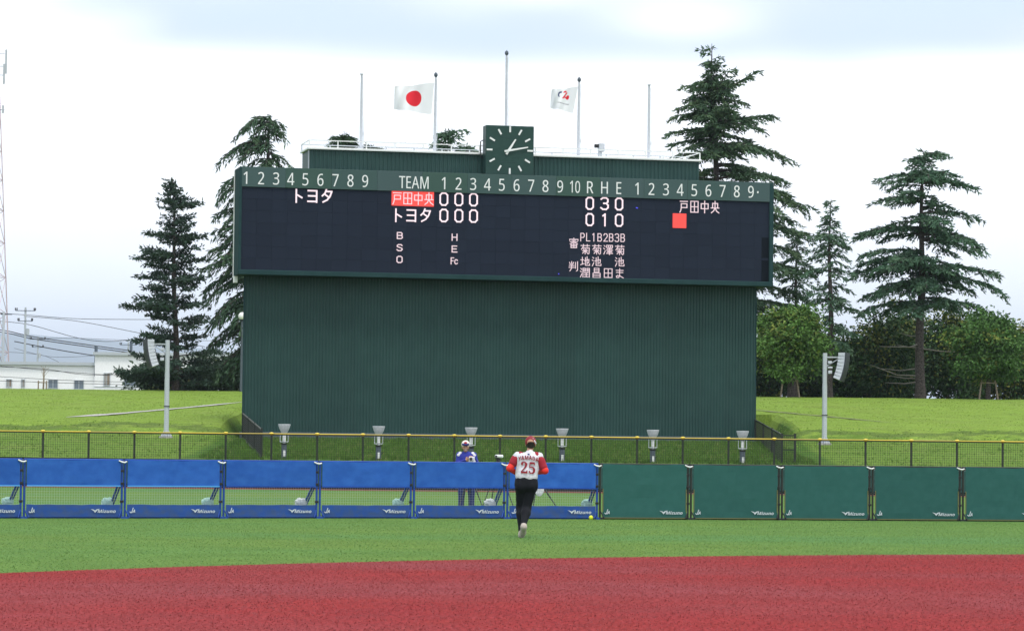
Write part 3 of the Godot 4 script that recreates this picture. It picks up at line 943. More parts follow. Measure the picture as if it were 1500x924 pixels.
	var k := thing("roof_camera", "grey box camera on a stub post on the scoreboard roof", "camera")
	k.transform = board.transform.translated_local(kb)
	m = MB.new()
	m.bevel(Vector3(0, 0.12, 0), Vector3(0.15, 0.24, 0.15), 0.01)
	put("post", m, mats.galv, k)
	m = MB.new()
	m.bevel(Vector3(0.05, 0.42, 0), Vector3(0.24, 0.34, 0.26), 0.015)
	put("housing", m, mats.pole, k)
	m = MB.new()
	m.bevel(Vector3(-0.15, 0.48, 0.03), Vector3(0.18, 0.14, 0.16), 0.01)
	put("lens_hood", m, mats.dark, k)

func _one_box(c: Vector3, s: Vector3) -> ArrayMesh:
	var m := MB.new()
	m.box(c, s)
	return m.mesh()

func make_flag(called: String, label: String, q: Array, kind: int) -> void:
	var p := []
	for e in q: p.append(board.transform * on_board(e[0], e[1], -1.9))
	var o := thing(called, label, "flag", p[1], "flags over the scoreboard")
	var m := MB.new()
	var nx := 36
	var ny := 20
	var f := func(u: float, w: float) -> Vector3:      # u from the mast outwards, w downwards
		var b: Vector3 = p[1].lerp(p[0], u).lerp(p[2].lerp(p[3], u), w) - p[1]
		var a := 0.16 * u * sin(u * 8.0 + w * 2.2 + kind) + 0.05 * u * sin(u * 19.0 - w * 4.0)
		return b + Vector3(0, 0.03 * u * sin(u * 9.0 + w * 3.0), a)
	for i in nx:
		for j in ny:
			var u0 := float(i) / nx
			var u1 := float(i + 1) / nx
			var w0 := float(j) / ny
			var w1 := float(j + 1) / ny
			var c := [[u0, w0], [u0, w1], [u1, w1], [u1, w0]]
			for t in [[0, 1, 2], [0, 2, 3]]:
				for k in t:
					var uu: float = c[k][0]
					var ww: float = c[k][1]
					m.v.append(f.call(uu, ww))
					var du: Vector3 = f.call(uu + 0.01, ww) - f.call(uu - 0.01, ww)
					var dw: Vector3 = f.call(uu, ww + 0.01) - f.call(uu, ww - 0.01)
					var nn := du.cross(dw).normalized()
					m.n.append(nn if nn.z > 0 else -nn)
					m.c.append(Color.WHITE)
					m.uv.append(Vector2(1.0 - uu, ww))
	var w := 240
	var h := 160
	var im := Image.create(w, h, false, Image.FORMAT_RGB8)
	var white := lin(0.76, 0.77, 0.8)
	im.fill(white)
	var red := lin(0.66, 0.02, 0.035)
	var navy := lin(0.02, 0.03, 0.14)
	for y in h:
		for x in w:
			var d := Vector2(x, y)
			if kind == 0:
				if d.distance_to(Vector2(120, 80)) < 48.0: im.set_pixel(x, y, red)
			else:
				var c := Color.TRANSPARENT
				var e := d - Vector2(128, 52)
				if e.distance_to(Vector2(30, 12)) < 15.0: c = red
				if absf(e.length() - 30.0) < 6.0 and e.x > -16 and e.x < 12 and e.y < 0: c = red
				if absf((e - Vector2(0, 2)).x + (e - Vector2(0, 2)).y * 0.7) < 8.0 and absf(e.y) < 22.0: c = red
				if absf((e - Vector2(14, 14)).y - (e - Vector2(14, 14)).x * 0.5) < 5.0 and absf(e.x - 14) < 18.0: c = red
				if absf((e + Vector2(34, 4)).length() - 24.0) < 6.0 and e.x < -30 and e.y < 14: c = navy
				if y > 106 and y < 114 and x > 70 and x < 180 and (x / 5) % 3 != 0 and ((x * 7) / 5) % 5 != 1: c = Color(0.3, 0.3, 0.36)
				if c.a > 0.5: im.set_pixel(x, y, c)
	var mat := plain(Color.WHITE, 0.85)
	mat.albedo_texture = ImageTexture.create_from_image(im)
	mat.texture_repeat = false
	mat.backlight_enabled = true
	mat.backlight = lin(0.3, 0.3, 0.32)
	put("cloth", m, mat, o)

# ---------------------------------------------------------------- outfield fence
const FD := 106.0      # distance of the outfield fence
const PITCHED := 1.578 # spacing of its posts
func make_outfield_fence() -> void:
	var x0 := at(62, 640, FD).x - PITCHED * 4
	var n := 33
	var o := thing("outfield_fence", "outfield fence of green padding and wire mesh under a yellow top rail", "fence", Vector3(x0, 0, -FD))
	var high := 1.88
	var padh := 0.86
	var m := MB.new()
	m.bevel(Vector3(PITCHED / 2, padh / 2 + 0.04, 0.0), Vector3(PITCHED - 0.012, padh - 0.08, 0.12), 0.03)
	var pad := m.mesh()
	m = MB.new()
	for i in 20:
		var x := PITCHED * (i + 0.5) / 20.0
		m.box(Vector3(x, (padh + high) / 2, 0.0), Vector3(0.007, high - padh, 0.007))
	for j in 13:
		m.box(Vector3(PITCHED / 2, padh + 0.04 + j * 0.078, 0.006), Vector3(PITCHED, 0.006, 0.005))
	for y in [padh + 0.02, high - 0.03]: m.box(Vector3(PITCHED / 2, y, -0.02), Vector3(PITCHED, 0.025, 0.025))
	var net := m.mesh()
	m = MB.new()
	m.box(Vector3(0, high / 2, -0.03), Vector3(0.055, high, 0.05))
	var post := m.mesh()
	m = MB.new()
	m.tube([Vector3(0, high + 0.005, 0), Vector3(PITCHED - 0.002, high + 0.005, 0)], [0.019, 0.019], 8)
	var rail := m.mesh()
	m = MB.new()
	m.lathe(Vector3(0, high - 0.04, -0.01), [[0.03, 0.0], [0.075, 0.03], [0.09, 0.055], [0.06, 0.085], [0.0, 0.1]], 10)
	var cap := m.mesh()
	m = MB.new()
	m.box(Vector3(n * PITCHED / 2, 0.03, 0.05), Vector3(n * PITCHED, 0.06, 0.2))
	put("kerb", m, mats.dark, o)
	m = MB.new()
	m.box(Vector3(n * PITCHED / 2, 0.46, -0.14), Vector3(n * PITCHED, 0.92, 0.14))
	put("retaining_wall", m, mats.concrete, o)
	var rails := [mats.yellow, plain(lin(0.4, 0.32, 0.08), 0.6), plain(lin(0.6, 0.46, 0.05), 0.5)]
	for i in n:
		for e in [["pad", pad, mats.pad], ["mesh_panel", net, mats.wire], ["post", post, mats.wire], ["top_rail", rail, rails[(i * 5) % 3]], ["post_cap", cap, rails[2]]]:
			put(e[0], e[1], e[2], o).position = Vector3(i * PITCHED, 0, 0)

func wing(label: String, pts: Array, at_end: bool) -> void:      # wire mesh fence that runs up the bank to the scoreboard
	var o := thing("wing_fence", label, "fence", pts[0], "mesh fences beside the scoreboard")
	var b: Vector3 = pts[0]
	var e: Vector3 = pts[1]
	var h := 1.0
	var n := 3
	for i in n:
		var p := b.lerp(e, float(i) / n) - b
		var q := b.lerp(e, float(i + 1) / n) - b
		var m := MB.new()
		m.box(p + Vector3(0, h / 2, 0), Vector3(0.07, h + 0.1, 0.07))
		put("post", m, mats.wire, o)
		m = MB.new()
		for k in 22: m.bar(p.lerp(q, (k + 0.5) / 22.0), p.lerp(q, (k + 0.5) / 22.0) + Vector3(0, h, 0), 0.006, 4)
		for k in 13: m.bar(p + Vector3(0, h * k / 13.0 + 0.02, 0), q + Vector3(0, h * k / 13.0 + 0.02, 0), 0.005, 4)
		put("mesh_panel", m, mats.wire, o)
		m = MB.new()
		m.bar(p + Vector3(0, h, 0), q + Vector3(0, h, 0), 0.032)
		put("rail", m, mats.wire, o)
		m = MB.new()
		m.bar(p + Vector3(0, 0.03, 0), q + Vector3(0, 0.03, 0), 0.03)
		put("rail", m, mats.wire, o)
	var m := MB.new()
	m.box(e - b + Vector3(0, h / 2, 0), Vector3(0.07, h + 0.1, 0.07))
	put("post", m, mats.wire, o)
	if at_end:
		m = MB.new()
		m.box(Vector3(0.45, h / 2, 0), Vector3(0.08, h + 0.1, 0.07))
		put("gate_post", m, mats.wire, o)
		m = MB.new()
		m.box(Vector3(0.22, 0.48, 0), Vector3(0.4, 0.04, 0.03))
		m.box(Vector3(0.22, 0.98, 0), Vector3(0.4, 0.035, 0.03))
		for k in 5: m.box(Vector3(0.08 + 0.07 * k, h / 2, 0), Vector3(0.007, h, 0.007))
		put("gate", m, mats.wire, o)

func make_bank_things() -> void:
	var br := board.transform * Vector3(BW / 2 - 0.4, 0, -1.0)
	br.y = 1.72
	var q := stand(1146.5, 107.6)
	wing("dark mesh fence and gate right of the scoreboard, stepping down to the outfield fence", [q, br], true)
	var bl := board.transform * Vector3(-BW / 2 + 0.42, 0, -0.95)
	bl.y = 1.72
	q = stand(383.5, 107.4)
	wing("dark mesh fence left of the scoreboard, stepping down to the outfield fence", [q, bl], false)
	# uplights on posts behind the fence
	var lx := [[416.5, 621], [555, 624], [690.5, 626], [824, 627.5], [957, 629.5], [1088.5, 631]]
	var ord := ["leftmost of the six", "second of the six from the left", "third of the six, behind the photographer", "fourth of the six, right of the runner", "fifth of the six from the left", "rightmost of the six"]
	for i in 6:
		var p := stand(lx[i][0], 107.0)
		var top: float = at(lx[i][0], lx[i][1], 107.0).y - p.y
		var o := thing("uplight", "white funnel shaped floodlight on a grey post, " + ord[i], "floodlight", p, "uplights behind the outfield fence")
		var m := MB.new()
		m.tube([Vector3(0, -0.1, 0), Vector3(0, top - 0.72, 0)], [0.1, 0.095], 10)
		put("post", m, mats.postgrey, o)
		m = MB.new()
		m.lathe(Vector3(0, top - 0.72, 0), [[0.1, 0.0], [0.12, 0.02], [0.12, 0.05], [0.03, 0.06]], 12)
		put("collar", m, mats.dark, o)
		m = MB.new()
		m.box(Vector3(0.015, top - 1.02, 0.09), Vector3(0.075, 0.21, 0.04))
		put("label_plate", m, mats.paint, o)
		m = MB.new()
		m.bar(Vector3(-0.14, top - 0.62, 0), Vector3(0.14, top - 0.62, 0), 0.02)
		m.bar(Vector3(-0.14, top - 0.62, 0), Vector3(-0.14, top - 0.32, 0), 0.016)
		m.bar(Vector3(0.14, top - 0.62, 0), Vector3(0.14, top - 0.32, 0), 0.016)
		m.bar(Vector3(0, top - 0.66, 0), Vector3(0, top - 0.6, 0), 0.05)
		put("bracket", m, mats.galv, o)
		m = MB.new()
		m.tube([Vector3(0, top - 0.6, 0), Vector3(0, top - 0.33, 0)], [0.055, 0.06], 12)
		put("lamp_body", m, mats.paint, o)
		m = MB.new()
		m.lathe(Vector3(0, top - 0.36, 0), [[0.07, 0.0], [0.1, 0.05], [0.175, 0.2], [0.215, 0.33], [0.215, 0.36], [0.19, 0.35], [0.1, 0.1], [0.0, 0.08]], 20)
		put("reflector", m, mats.pole, o)
		m = MB.new()
		m.bar(Vector3(0.08, top - 1.0, 0), Vector3(0.17, top - 0.9, 0), 0.012)
		put("cable", m, mats.dark, o)
	speaker(243.5, 119.0, 498, -1.0, "galvanised pole with a curved loudspeaker array, left of the scoreboard")
	speaker(1208.5, 119.0, 517, 1.0, "galvanised pole with a curved loudspeaker array, right of the scoreboard")
	# globe street lamp
	var p := stand(352.5, 151.0)
	var h := at(354, 464, 151.0).y - p.y
	var o := thing("street_lamp", "dark street lamp with a round white globe beside the scoreboard", "street lamp", p)
	var m := MB.new()
	m.tube([Vector3(0, -0.1, 0), Vector3(0, 1.0, 0), Vector3(0, h - 0.15, 0)], [0.085, 0.075, 0.055], 10)
	put("pole", m, mats.postgrey, o)
	m = MB.new()
	m.lathe(Vector3(0, h - 0.2, 0), [[0.06, 0.0], [0.13, 0.04], [0.13, 0.08]], 12)
	put("collar", m, mats.dark, o)
	m = MB.new()
	var prof := []
	for i in 13:
		var a := -PI / 2 + PI * i / 12.0
		prof.append([0.2 * cos(a), 0.2 + 0.2 * sin(a)])
	m.lathe(Vector3(0, h - 0.17, 0), prof, 18)
	put("globe", m, mats.globe, o)

func speaker(px: float, depth: float, top_py: float, dir: float, label: String) -> void:
	var p := stand(px, depth)
	var h := at(px, top_py, depth).y - p.y
	var o := thing("speaker_pole", label, "speaker pole", p, "loudspeaker poles on the bank")
	var m := MB.new()
	m.tube([Vector3(0, 0, 0), Vector3(0, h * 0.66, 0)], [0.098, 0.094], 12)
	m.tube([Vector3(0, h * 0.66, 0), Vector3(0, h, 0)], [0.088, 0.086], 12)
	put("pole", m, mats.galv, o)
	m = MB.new()
	m.bevel(Vector3(0, 0.0, 0), Vector3(0.5, 0.09, 0.5), 0.01)
	put("base_plate", m, mats.concrete, o)
	for k in 4:
		var a := TAU * k / 4.0
		m = MB.new()
		m.prism(PackedVector2Array([Vector2(0.08, 0.04), Vector2(0.23, 0.04), Vector2(0.08, 0.3)]), 0.015, Transform3D(Basis(Vector3.UP, a), Vector3.ZERO))
		put("gusset", m, mats.galv, o)
	m = MB.new()
	m.box(Vector3(dir * 0.36, h - 0.16, 0), Vector3(0.72, 0.05, 0.06))
	m.bar(Vector3(dir * 0.08, h - 0.5, 0), Vector3(dir * 0.6, h - 0.18, 0), 0.02)
	put("arm", m, mats.galv, o)
	m = MB.new()
	m.bevel(Vector3(dir * 0.19, h - 0.36, 0.02), Vector3(0.14, 0.1, 0.16), 0.01)
	m.bevel(Vector3(dir * 0.2, h - 0.56, 0.02), Vector3(0.18, 0.07, 0.16), 0.01)
	m.bevel(Vector3(dir * 0.2, h - 0.74, 0.02), Vector3(0.14, 0.12, 0.16), 0.01)
	put("control_box", m, mats.pole, o)
	m = MB.new()
	m.box(Vector3(0, h * 0.32, 0), Vector3(0.22, 0.03, 0.22))
	put("strap", m, mats.dark, o)
	# eight cabinets fanned along a curve, their dark grilles outwards
	var r := 2.9
	var mid := Vector3(dir * 0.72, h - 0.02, 0.1)
	for k in 8:
		var a := -0.03 - 0.047 * k
		var c := mid + Vector3(dir * (cos(a) * r - r) , sin(a) * r + 0.06, 0)
		var b := Basis(Vector3(0, 0, 1), a * dir) * Basis(Vector3.UP, -0.45 * dir)
		var s := MB.new()
		s.prism(PackedVector2Array([Vector2(-0.15 * dir, -0.052), Vector2(0.13 * dir, -0.064), Vector2(0.13 * dir, 0.064), Vector2(-0.15 * dir, 0.052)]), 0.42, Transform3D(b, c - b.z * 0.21))
		put("cabinet", s, mats.pole, o)
		s = MB.new()
		s.box(c + b * Vector3(0.15 * dir, 0, 0), Vector3(0.05, 0.137, 0.43), b)
		put("grille", s, plain(lin(0.03, 0.035, 0.045), 0.6), o)
	m = MB.new()
	for k in 5: m.bar(mid + Vector3(dir * (-0.18 - 0.05 * k), -0.1 - k * 0.2, -0.05), mid + Vector3(dir * (-0.22 - 0.06 * k), -0.22 - k * 0.2, 0.05), 0.018)
	m.bar(Vector3(dir * 0.55, h - 0.16, 0), mid + Vector3(dir * -0.1, -0.1, 0), 0.02)
	put("rigging", m, mats.dark, o)

# ---------------------------------------------------------------- portable fence
func panel_logo(o: Node3D, w: float, xf: Transform3D) -> void:
	var word := text_mesh("Mizuno", 0.07, true, 1.25, 0.25, 0.004)
	var wo := put("word_mark", word, mats.print, o)
	wo.transform = xf * Transform3D(Basis.IDENTITY, Vector3(w - 0.36, 0.152, 0.012))
	var m := MB.new()
	m.prism(PackedVector2Array([Vector2(-0.095, 0.04), Vector2(-0.03, 0.025), Vector2(0.0, 0.005), Vector2(0.03, 0.03), Vector2(0.1, 0.045), Vector2(0.045, 0.01), Vector2(0.0, -0.04), Vector2(-0.03, 0.0)]), 0.004)
	put("bird_mark", m, mats.print, o).transform = xf * Transform3D(Basis.IDENTITY, Vector3(w - 0.61, 0.158, 0.012))
	m = MB.new()
	m.stroke([Vector2(0.035, 0.065), Vector2(0.0, -0.05), Vector2(-0.03, -0.055), Vector2(-0.05, -0.035)], 0.022, 0.004, Transform3D.IDENTITY)
	m.stroke([Vector2(0.03, -0.055), Vector2(0.075, 0.02), Vector2(0.08, -0.05)], 0.018, 0.004, Transform3D.IDENTITY)
	m.stroke([Vector2(0.04, -0.03), Vector2(0.075, -0.03)], 0.014, 0.003, Transform3D.IDENTITY)
	put("emblem", m, mats.print, o).transform = xf * Transform3D(Basis.IDENTITY.scaled(Vector3(0.78, 0.78, 1)), Vector3(0.17, 0.165, 0.012))

func cloth(m: MB, x0: float, x1: float, y0: float, y1: float, sd: int, sag: float, depth := 0.012) -> void:      # a hung sheet: a little slack, hem sagging between its ties
	var f := noise(0.9, 3, sd)
	var nx := 22
	var ny := 8
	var p := func(i: int, j: int, s: float) -> Vector3:
		var u := float(i) / nx
		var v := float(j) / ny
		var x := lerpf(x0, x1, u)
		var edge := sin(PI * u)
		var y := lerpf(y0, y1, v) - sag * edge * v * v + 0.012 * f.get_noise_2d(x * 2.0, sd) * v
		return Vector3(x, y, 0.016 * edge * f.get_noise_2d(x * 1.2, y * 1.6 + sd) + s)
	for i in nx:
		for j in ny:
			m.quad(p.call(i, j, depth), p.call(i + 1, j, depth), p.call(i + 1, j + 1, depth), p.call(i, j + 1, depth))
			m.quad(p.call(i + 1, j, 0.0), p.call(i, j, 0.0), p.call(i, j + 1, 0.0), p.call(i + 1, j + 1, 0.0))
		m.quad(p.call(i, ny, depth), p.call(i + 1, ny, depth), p.call(i + 1, ny, 0.0), p.call(i, ny, 0.0))
		m.quad(p.call(i, 0, 0.0), p.call(i + 1, 0, 0.0), p.call(i + 1, 0, depth), p.call(i, 0, depth))

func make_panels() -> void:
	var jx := [-116.0, 32.0, 180.0, 325.0, 466.0, 604.0, 741.0, 877.0, 1010.5, 1144.0, 1277.0, 1409.5, 1541.0]
	var jd := [61.8, 62.8, 63.6, 64.5, 65.4, 66.2, 66.8, 67.2, 67.7, 68.2, 68.6, 69.0, 69.3]
	var ord := ["at the left edge", "second from the left", "third from the left", "fourth from the left", "fifth from the left", "in front of the photographer", "next to the green panels"]
	var org := ["next to the last blue panel", "second from the blue panels", "third from the blue panels", "fourth from the blue panels", "cut off by the right edge of the picture"]
	for i in 12:
		var a := at(jx[i], 760, jd[i])
		var b := at(jx[i + 1], 760, jd[i + 1])
		a.y = 0
		b.y = 0
		var w := a.distance_to(b)
		var dx := (b - a) / w
		var blue := i < 7
		var label: String
		if blue: label = "blue portable fence panel with an open net strip, " + ord[i]
		else: label = "solid dark green portable fence panel, " + org[i - 7]
		var o := thing("portable_fence_panel", label, "fence panel", Vector3.ZERO, "blue portable fence panels" if blue else "green portable fence panels")
		o.transform = Transform3D(Basis(dx, Vector3.UP, dx.cross(Vector3.UP)), a)
		var tube: Material = mats.bluetube if blue else mats.wire
		var h := 1.215
		for s in [0.035, w - 0.035]:
			var m := MB.new()
			m.tube([Vector3(s, 0.0, -0.03), Vector3(s, h, -0.03)], [0.024, 0.024], 8)
			put("upright", m, tube, o)
		for y in [h - 0.012, 0.022]:
			var m := MB.new()
			m.tube([Vector3(0.012, y, -0.03), Vector3(w - 0.012, y, -0.03)], [0.022, 0.022], 8)
			put("rail", m, tube, o)
		if blue:
			var m := MB.new()
			m.col = Color.WHITE * [0.9, 0.96, 1.0, 0.92, 0.98, 0.94, 1.0][i]
			cloth(m, 0.075, w - 0.075, 0.665, h - 0.005, 100 + i, 0.012)
			var sh := put("upper_sheet", m, mats.blue, o)
			m = MB.new()
			m.box(Vector3(w / 2, 0.668, 0.015), Vector3(w - 0.15, 0.028, 0.022))
			put("hem", m, plain(lin(0.07, 0.3, 0.62), 0.6) if i < 3 else mats.bluetube, sh)
			m = MB.new()
			cloth(m, 0.075, w - 0.075, 0.03, 0.285, 200 + i, 0.004)
			put("lower_sheet", m, mats.bluelow, o)
			m = MB.new()
			for k in 38: m.box(Vector3(0.08 + (w - 0.16) * k / 37.0, 0.475, -0.02), Vector3(0.0028, 0.4, 0.002))
			for k in 8: m.box(Vector3(w / 2, 0.29 + 0.053 * k, -0.016), Vector3(w - 0.16, 0.0028, 0.002))
			put("net", m, mats.net, o)
		else:
			var m := MB.new()
			m.col = Color.WHITE * [1.0, 0.93, 0.97, 0.9, 0.95][i - 7]
			cloth(m, 0.085, w - 0.085, 0.03, h - 0.005, 300 + i, 0.014)
			var sh := put("sheet", m, mats.green, o)
			m = MB.new()
			m.box(Vector3(w / 2, 0.034, 0.017), Vector3(w - 0.17, 0.02, 0.022))
			put("hem", m, mats.olive, sh)
			for s in [0.09, w - 0.09]:
				m = MB.new()
				m.box(Vector3(s, 0.42, 0.016), Vector3(0.016, 0.5, 0.02))
				put("edge_tape", m, mats.olive, sh)
		for s in [0.035, w - 0.035]:
			var m := MB.new()
			m.box(Vector3(s, 0.02, 0.03), Vector3(0.09, 0.04, 0.16))
			m.bar(Vector3(s, 0.2, -0.03), Vector3(s + (0.08 if s < 1 else -0.08), 0.02, 0.06), 0.014)
			put("foot", m, mats.dark if not blue else tube, o)
		for y in [0.35, 0.72, 0.98]:
			var m := MB.new()
			m.bevel(Vector3(w - 0.035, y, -0.03), Vector3(0.066, 0.05, 0.066), 0.006)
			put("clamp", m, mats.dark, o)
		var m := MB.new()
		m.tube([Vector3(w - 0.12, h - 0.02, 0.02), Vector3(w - 0.06, h - 0.05, 0.035), Vector3(w, h - 0.06, 0.04), Vector3(w + 0.05, h - 0.04, 0.025)], [0.014, 0.018, 0.018, 0.012], 6)
		put("tie", m, mats.paint, o)
		# back stay
		m = MB.new()
		m.tube([Vector3(w - 0.09, 0.75, -0.06), Vector3(w - 0.17, 0.03, -0.72)], [0.024, 0.024], 8)
		m.tube([Vector3(w - 0.03, 0.75, -0.06), Vector3(w - 0.12, 0.03, -0.72)], [0.018, 0.018], 8)
		m.tube([Vector3(w - 0.05, 0.04, -0.06), Vector3(w - 0.14, 0.03, -0.74)], [0.016, 0.016], 6)
		put("back_stay", m, tube, o)
		panel_logo(o, w, Transform3D(Basis.IDENTITY, Vector3(0, 0, 0.018)))
		# weight bag over the stay's foot
		if blue:
			var bag := MB.new()
			rng.seed = 700 + i
			sack(bag, Vector3.ZERO, Vector3(0.25, 0.2, 0.17), 800 + i)
			var g := put("sandbag", bag, mats.sandgreen if i in [0, 1, 2, 4, 6] else mats.sand)
			g.transform = o.transform.translated_local(Vector3(w - 0.17 - 0.06 * (i % 2), 0.32, -0.45))
			tag(g, ("pale green" if i in [0, 1, 2, 4, 6] else "white") + " sandbag hanging behind the blue panel " + ord[i], "sandbag", "sandbags behind the blue panels")

func sack(m: MB, o: Vector3, s: Vector3, sd: int) -> void:      # a slumped sack
	var f := noise(1.3, 3, sd)
	var nu := 18
	var nv := 10
	var p := func(i: int, j: int) -> Vector3:
		var a := TAU * (i % nu) / nu
		var b := -PI / 2 + PI * j / nv
		var d := Vector3(cos(b) * cos(a), sin(b), cos(b) * sin(a))
		d = d.sign() * Vector3(pow(absf(d.x), 0.75), pow(absf(d.y), 0.8), pow(absf(d.z), 0.75))
		return o + d * s * 0.5 * (1.0 + 0.3 * f.get_noise_3dv(d * 1.6))
	for i in nu:
		for j in nv:
			m.quad(p.call(i, j), p.call(i, j + 1), p.call(i + 1, j + 1), p.call(i + 1, j))

# ---------------------------------------------------------------- left background
func make_town() -> void:
	# white building with two wings
	var D := 300.0
	var o := thing("factory_building", "long white building with small windows and a taller right wing", "building", Vector3(at(0, 600, D).x, -1.2, -D))
	var bx := func(x0: float, x1: float, top_py: float, deep: float, called: String, off: float):
		var a := at(x0, 600, D)
		var b := at(x1, 600, D)
		var t := at((maxf(x0, 0) + minf(x1, 220)) / 2, top_py, D).y + 1.2
		var m := MB.new()
		m.box(Vector3((a.x + b.x) / 2 - o.position.x, t / 2, -deep / 2 - off), Vector3(b.x - a.x, t, deep))
		var wnode := put(called, m, mats.white, o)
		m = MB.new()
		m.box(Vector3((a.x + b.x) / 2 - o.position.x, t + 0.12, -deep / 2 - off + 0.15), Vector3(b.x - a.x + 0.3, 0.3, deep + 0.3))
		put("roof_edge", m, mats.galv, wnode)
		m = MB.new()
		m.box(Vector3((a.x + b.x) / 2 - o.position.x, t * 0.72, -off + 0.03), Vector3(b.x - a.x, 0.06, 0.06))
		put("seam", m, mats.galv, wnode)
	bx.call(-260.0, 137.0, 534, 14.0, "low_wing", 0.6)
	bx.call(137.0, 420.0, 520, 16.0, "tall_wing", 0.0)
	for e in [[12.5, 561, 7, 10, 1], [33, 561, 4, 10, 1], [77, 562.5, 13, 12, 0], [115, 563.5, 13, 12, 0], [156, 555.5, 8, 17, 1], [190, 559.5, 17, 11, 0], [320, 560, 16, 12, 0]]:
		var off := 0.6 if e[0] < 137 else 0.0
		var c := at(e[0], e[1], D + off)
		var s := D / FOCAL
		var w: float = e[2] * s
		var h: float = e[3] * s
		var l := c - o.position
		var m := MB.new()
		for q in [[0, h / 2 + 0.03, w + 0.12, 0.06], [0, -h / 2 - 0.03, w + 0.12, 0.06], [-w / 2 - 0.03, 0, 0.06, h], [w / 2 + 0.03, 0, 0.06, h], [0, 0, 0.05, h]]:
			m.box(l + Vector3(q[0], q[1], 0.06), Vector3(q[2], q[3], 0.12))
		var win := put("window", m, mats.galv, o)
		for k in [-1.0, 1.0]:
			m = MB.new()
			m.box(l + Vector3(k * w / 4, 0, 0.03), Vector3(w / 2 - 0.02, h, 0.04))
			put("pane", m, mats.glass if e[4] == 0 else (mats.concrete if k < 0 else mats.wood), win)
	# chimneys and a vent mast on the roof
	for e in [[138.5, 506, 0.16], [190, 500, 0.14]]:
		var t := at(e[0], e[1], D - 0.3)
		var m := MB.new()
		m.tube([Vector3(t.x, t.y - 3.0, -D - 0.5) - o.position, Vector3(t.x, t.y, -D - 0.5) - o.position], [e[2], e[2]], 8)
		put("vent_pipe", m, mats.postgrey, o)
	# utility poles
	utility_pole(34, 450, 400.0, "concrete utility pole with two crossarms, in front of the hills", true)
	utility_pole(53, 493, 520.0, "thinner utility pole with crossarms above the low white wing", true)
	utility_pole(2, 456, 330.0, "grey utility pole at the left edge of the picture", false)
	utility_pole(186, 501, 480.0, "small utility pole beside the fir tree", true)
	# wires
	power_line("upper overhead wires running past the tall utility pole", [[[-60, 455], [34, 461], [120, 467], [270, 468]], [[-60, 468], [34, 474], [150, 500], [300, 482]], [[34, 463], [110, 470], [190, 485], [300, 508]]], 400.0, 0.07)
	power_line("dark bundled cables sagging between the utility poles", [[[-60, 478], [5, 484], [53, 494], [186, 513]], [[-60, 481], [5, 487], [53, 497], [186, 516]], [[20, 500], [100, 515], [190, 527], [300, 532]]], 420.0, 0.12)
	power_line("thin lower wires crossing in front of the white building", [[[-60, 535], [60, 540], [130, 549], [280, 549]], [[-60, 531], [0, 536], [100, 545], [260, 556]], [[-60, 556], [40, 559], [130, 562], [240, 565]], [[-60, 548], [60, 555], [160, 559], [260, 558]]], 285.0, 0.045)
	power_line("faint overhead wires beyond the poles", [[[40, 497], [100, 495], [190, 498], [320, 499]], [[20, 510], [70, 522], [120, 522], [190, 516]], [[0, 515], [60, 520], [110, 537], [190, 524]]], 520.0, 0.06)
	# lattice tower
	var TD := 350.0
	var s := TD / FOCAL
	var base := at(-43, 700, TD)
	base.y = -1.2
	var tw := thing("lattice_tower", "tall grey steel lattice tower with antennas at the left edge", "tower", base)
	var th := at(-43, 40, TD).y + 1.2
	var half := func(y: float) -> float: return lerpf(51.0 * s, 23.0 * s, clampf(y / th, 0, 1))
	for q in [[-1, -1], [1, -1], [1, 1], [-1, 1]]:
		var pts := []
		var rad := []
		for k in 9:
			var y := th * k / 8.0
			pts.append(Vector3(q[0] * half.call(y), y, q[1] * half.call(y)))
			rad.append(lerpf(0.085, 0.05, k / 8.0))
		var m := MB.new()
		m.tube(pts, rad, 6)
		put("leg", m, mats.steel, tw)
	var y := 3.0
	while y < th - 0.5:
		var st: float = maxf(1.0, half.call(y) * 1.3)
		var m := MB.new()
		for q in [[-1, 1, 1, 1], [1, 1, 1, -1], [1, -1, -1, -1], [-1, -1, -1, 1]]:
			var a := Vector3(q[0] * half.call(y), y, q[1] * half.call(y))
			var b := Vector3(q[2] * half.call(y + st), y + st, q[3] * half.call(y + st))
			var c := Vector3(q[2] * half.call(y), y, q[3] * half.call(y))
			var d := Vector3(q[0] * half.call(y + st), y + st, q[1] * half.call(y + st))
			m.bar(a, b, 0.035, 4)
			m.bar(c, d, 0.035, 4)
			m.bar(a, c, 0.035, 4)
		put("bracing", m, mats.steel, tw)
		y += st
	for e in [[3.5, 160, 12], [8, 90, 36], [5, 108, 30]]:
		var p := at(e[0], e[1], TD) - base
		var m := MB.new()
		m.bevel(p, Vector3(0.22, e[2] * s, 0.2), 0.03)
		put("antenna", m, mats.galv, tw)
	for e in [78, 97, 110, 161]:
		var p := at(6, e, TD) - base
		var m := MB.new()
		m.bar(Vector3(0, p.y, 0), p, 0.04, 5)
		put("antenna_arm", m, mats.postgrey, tw)

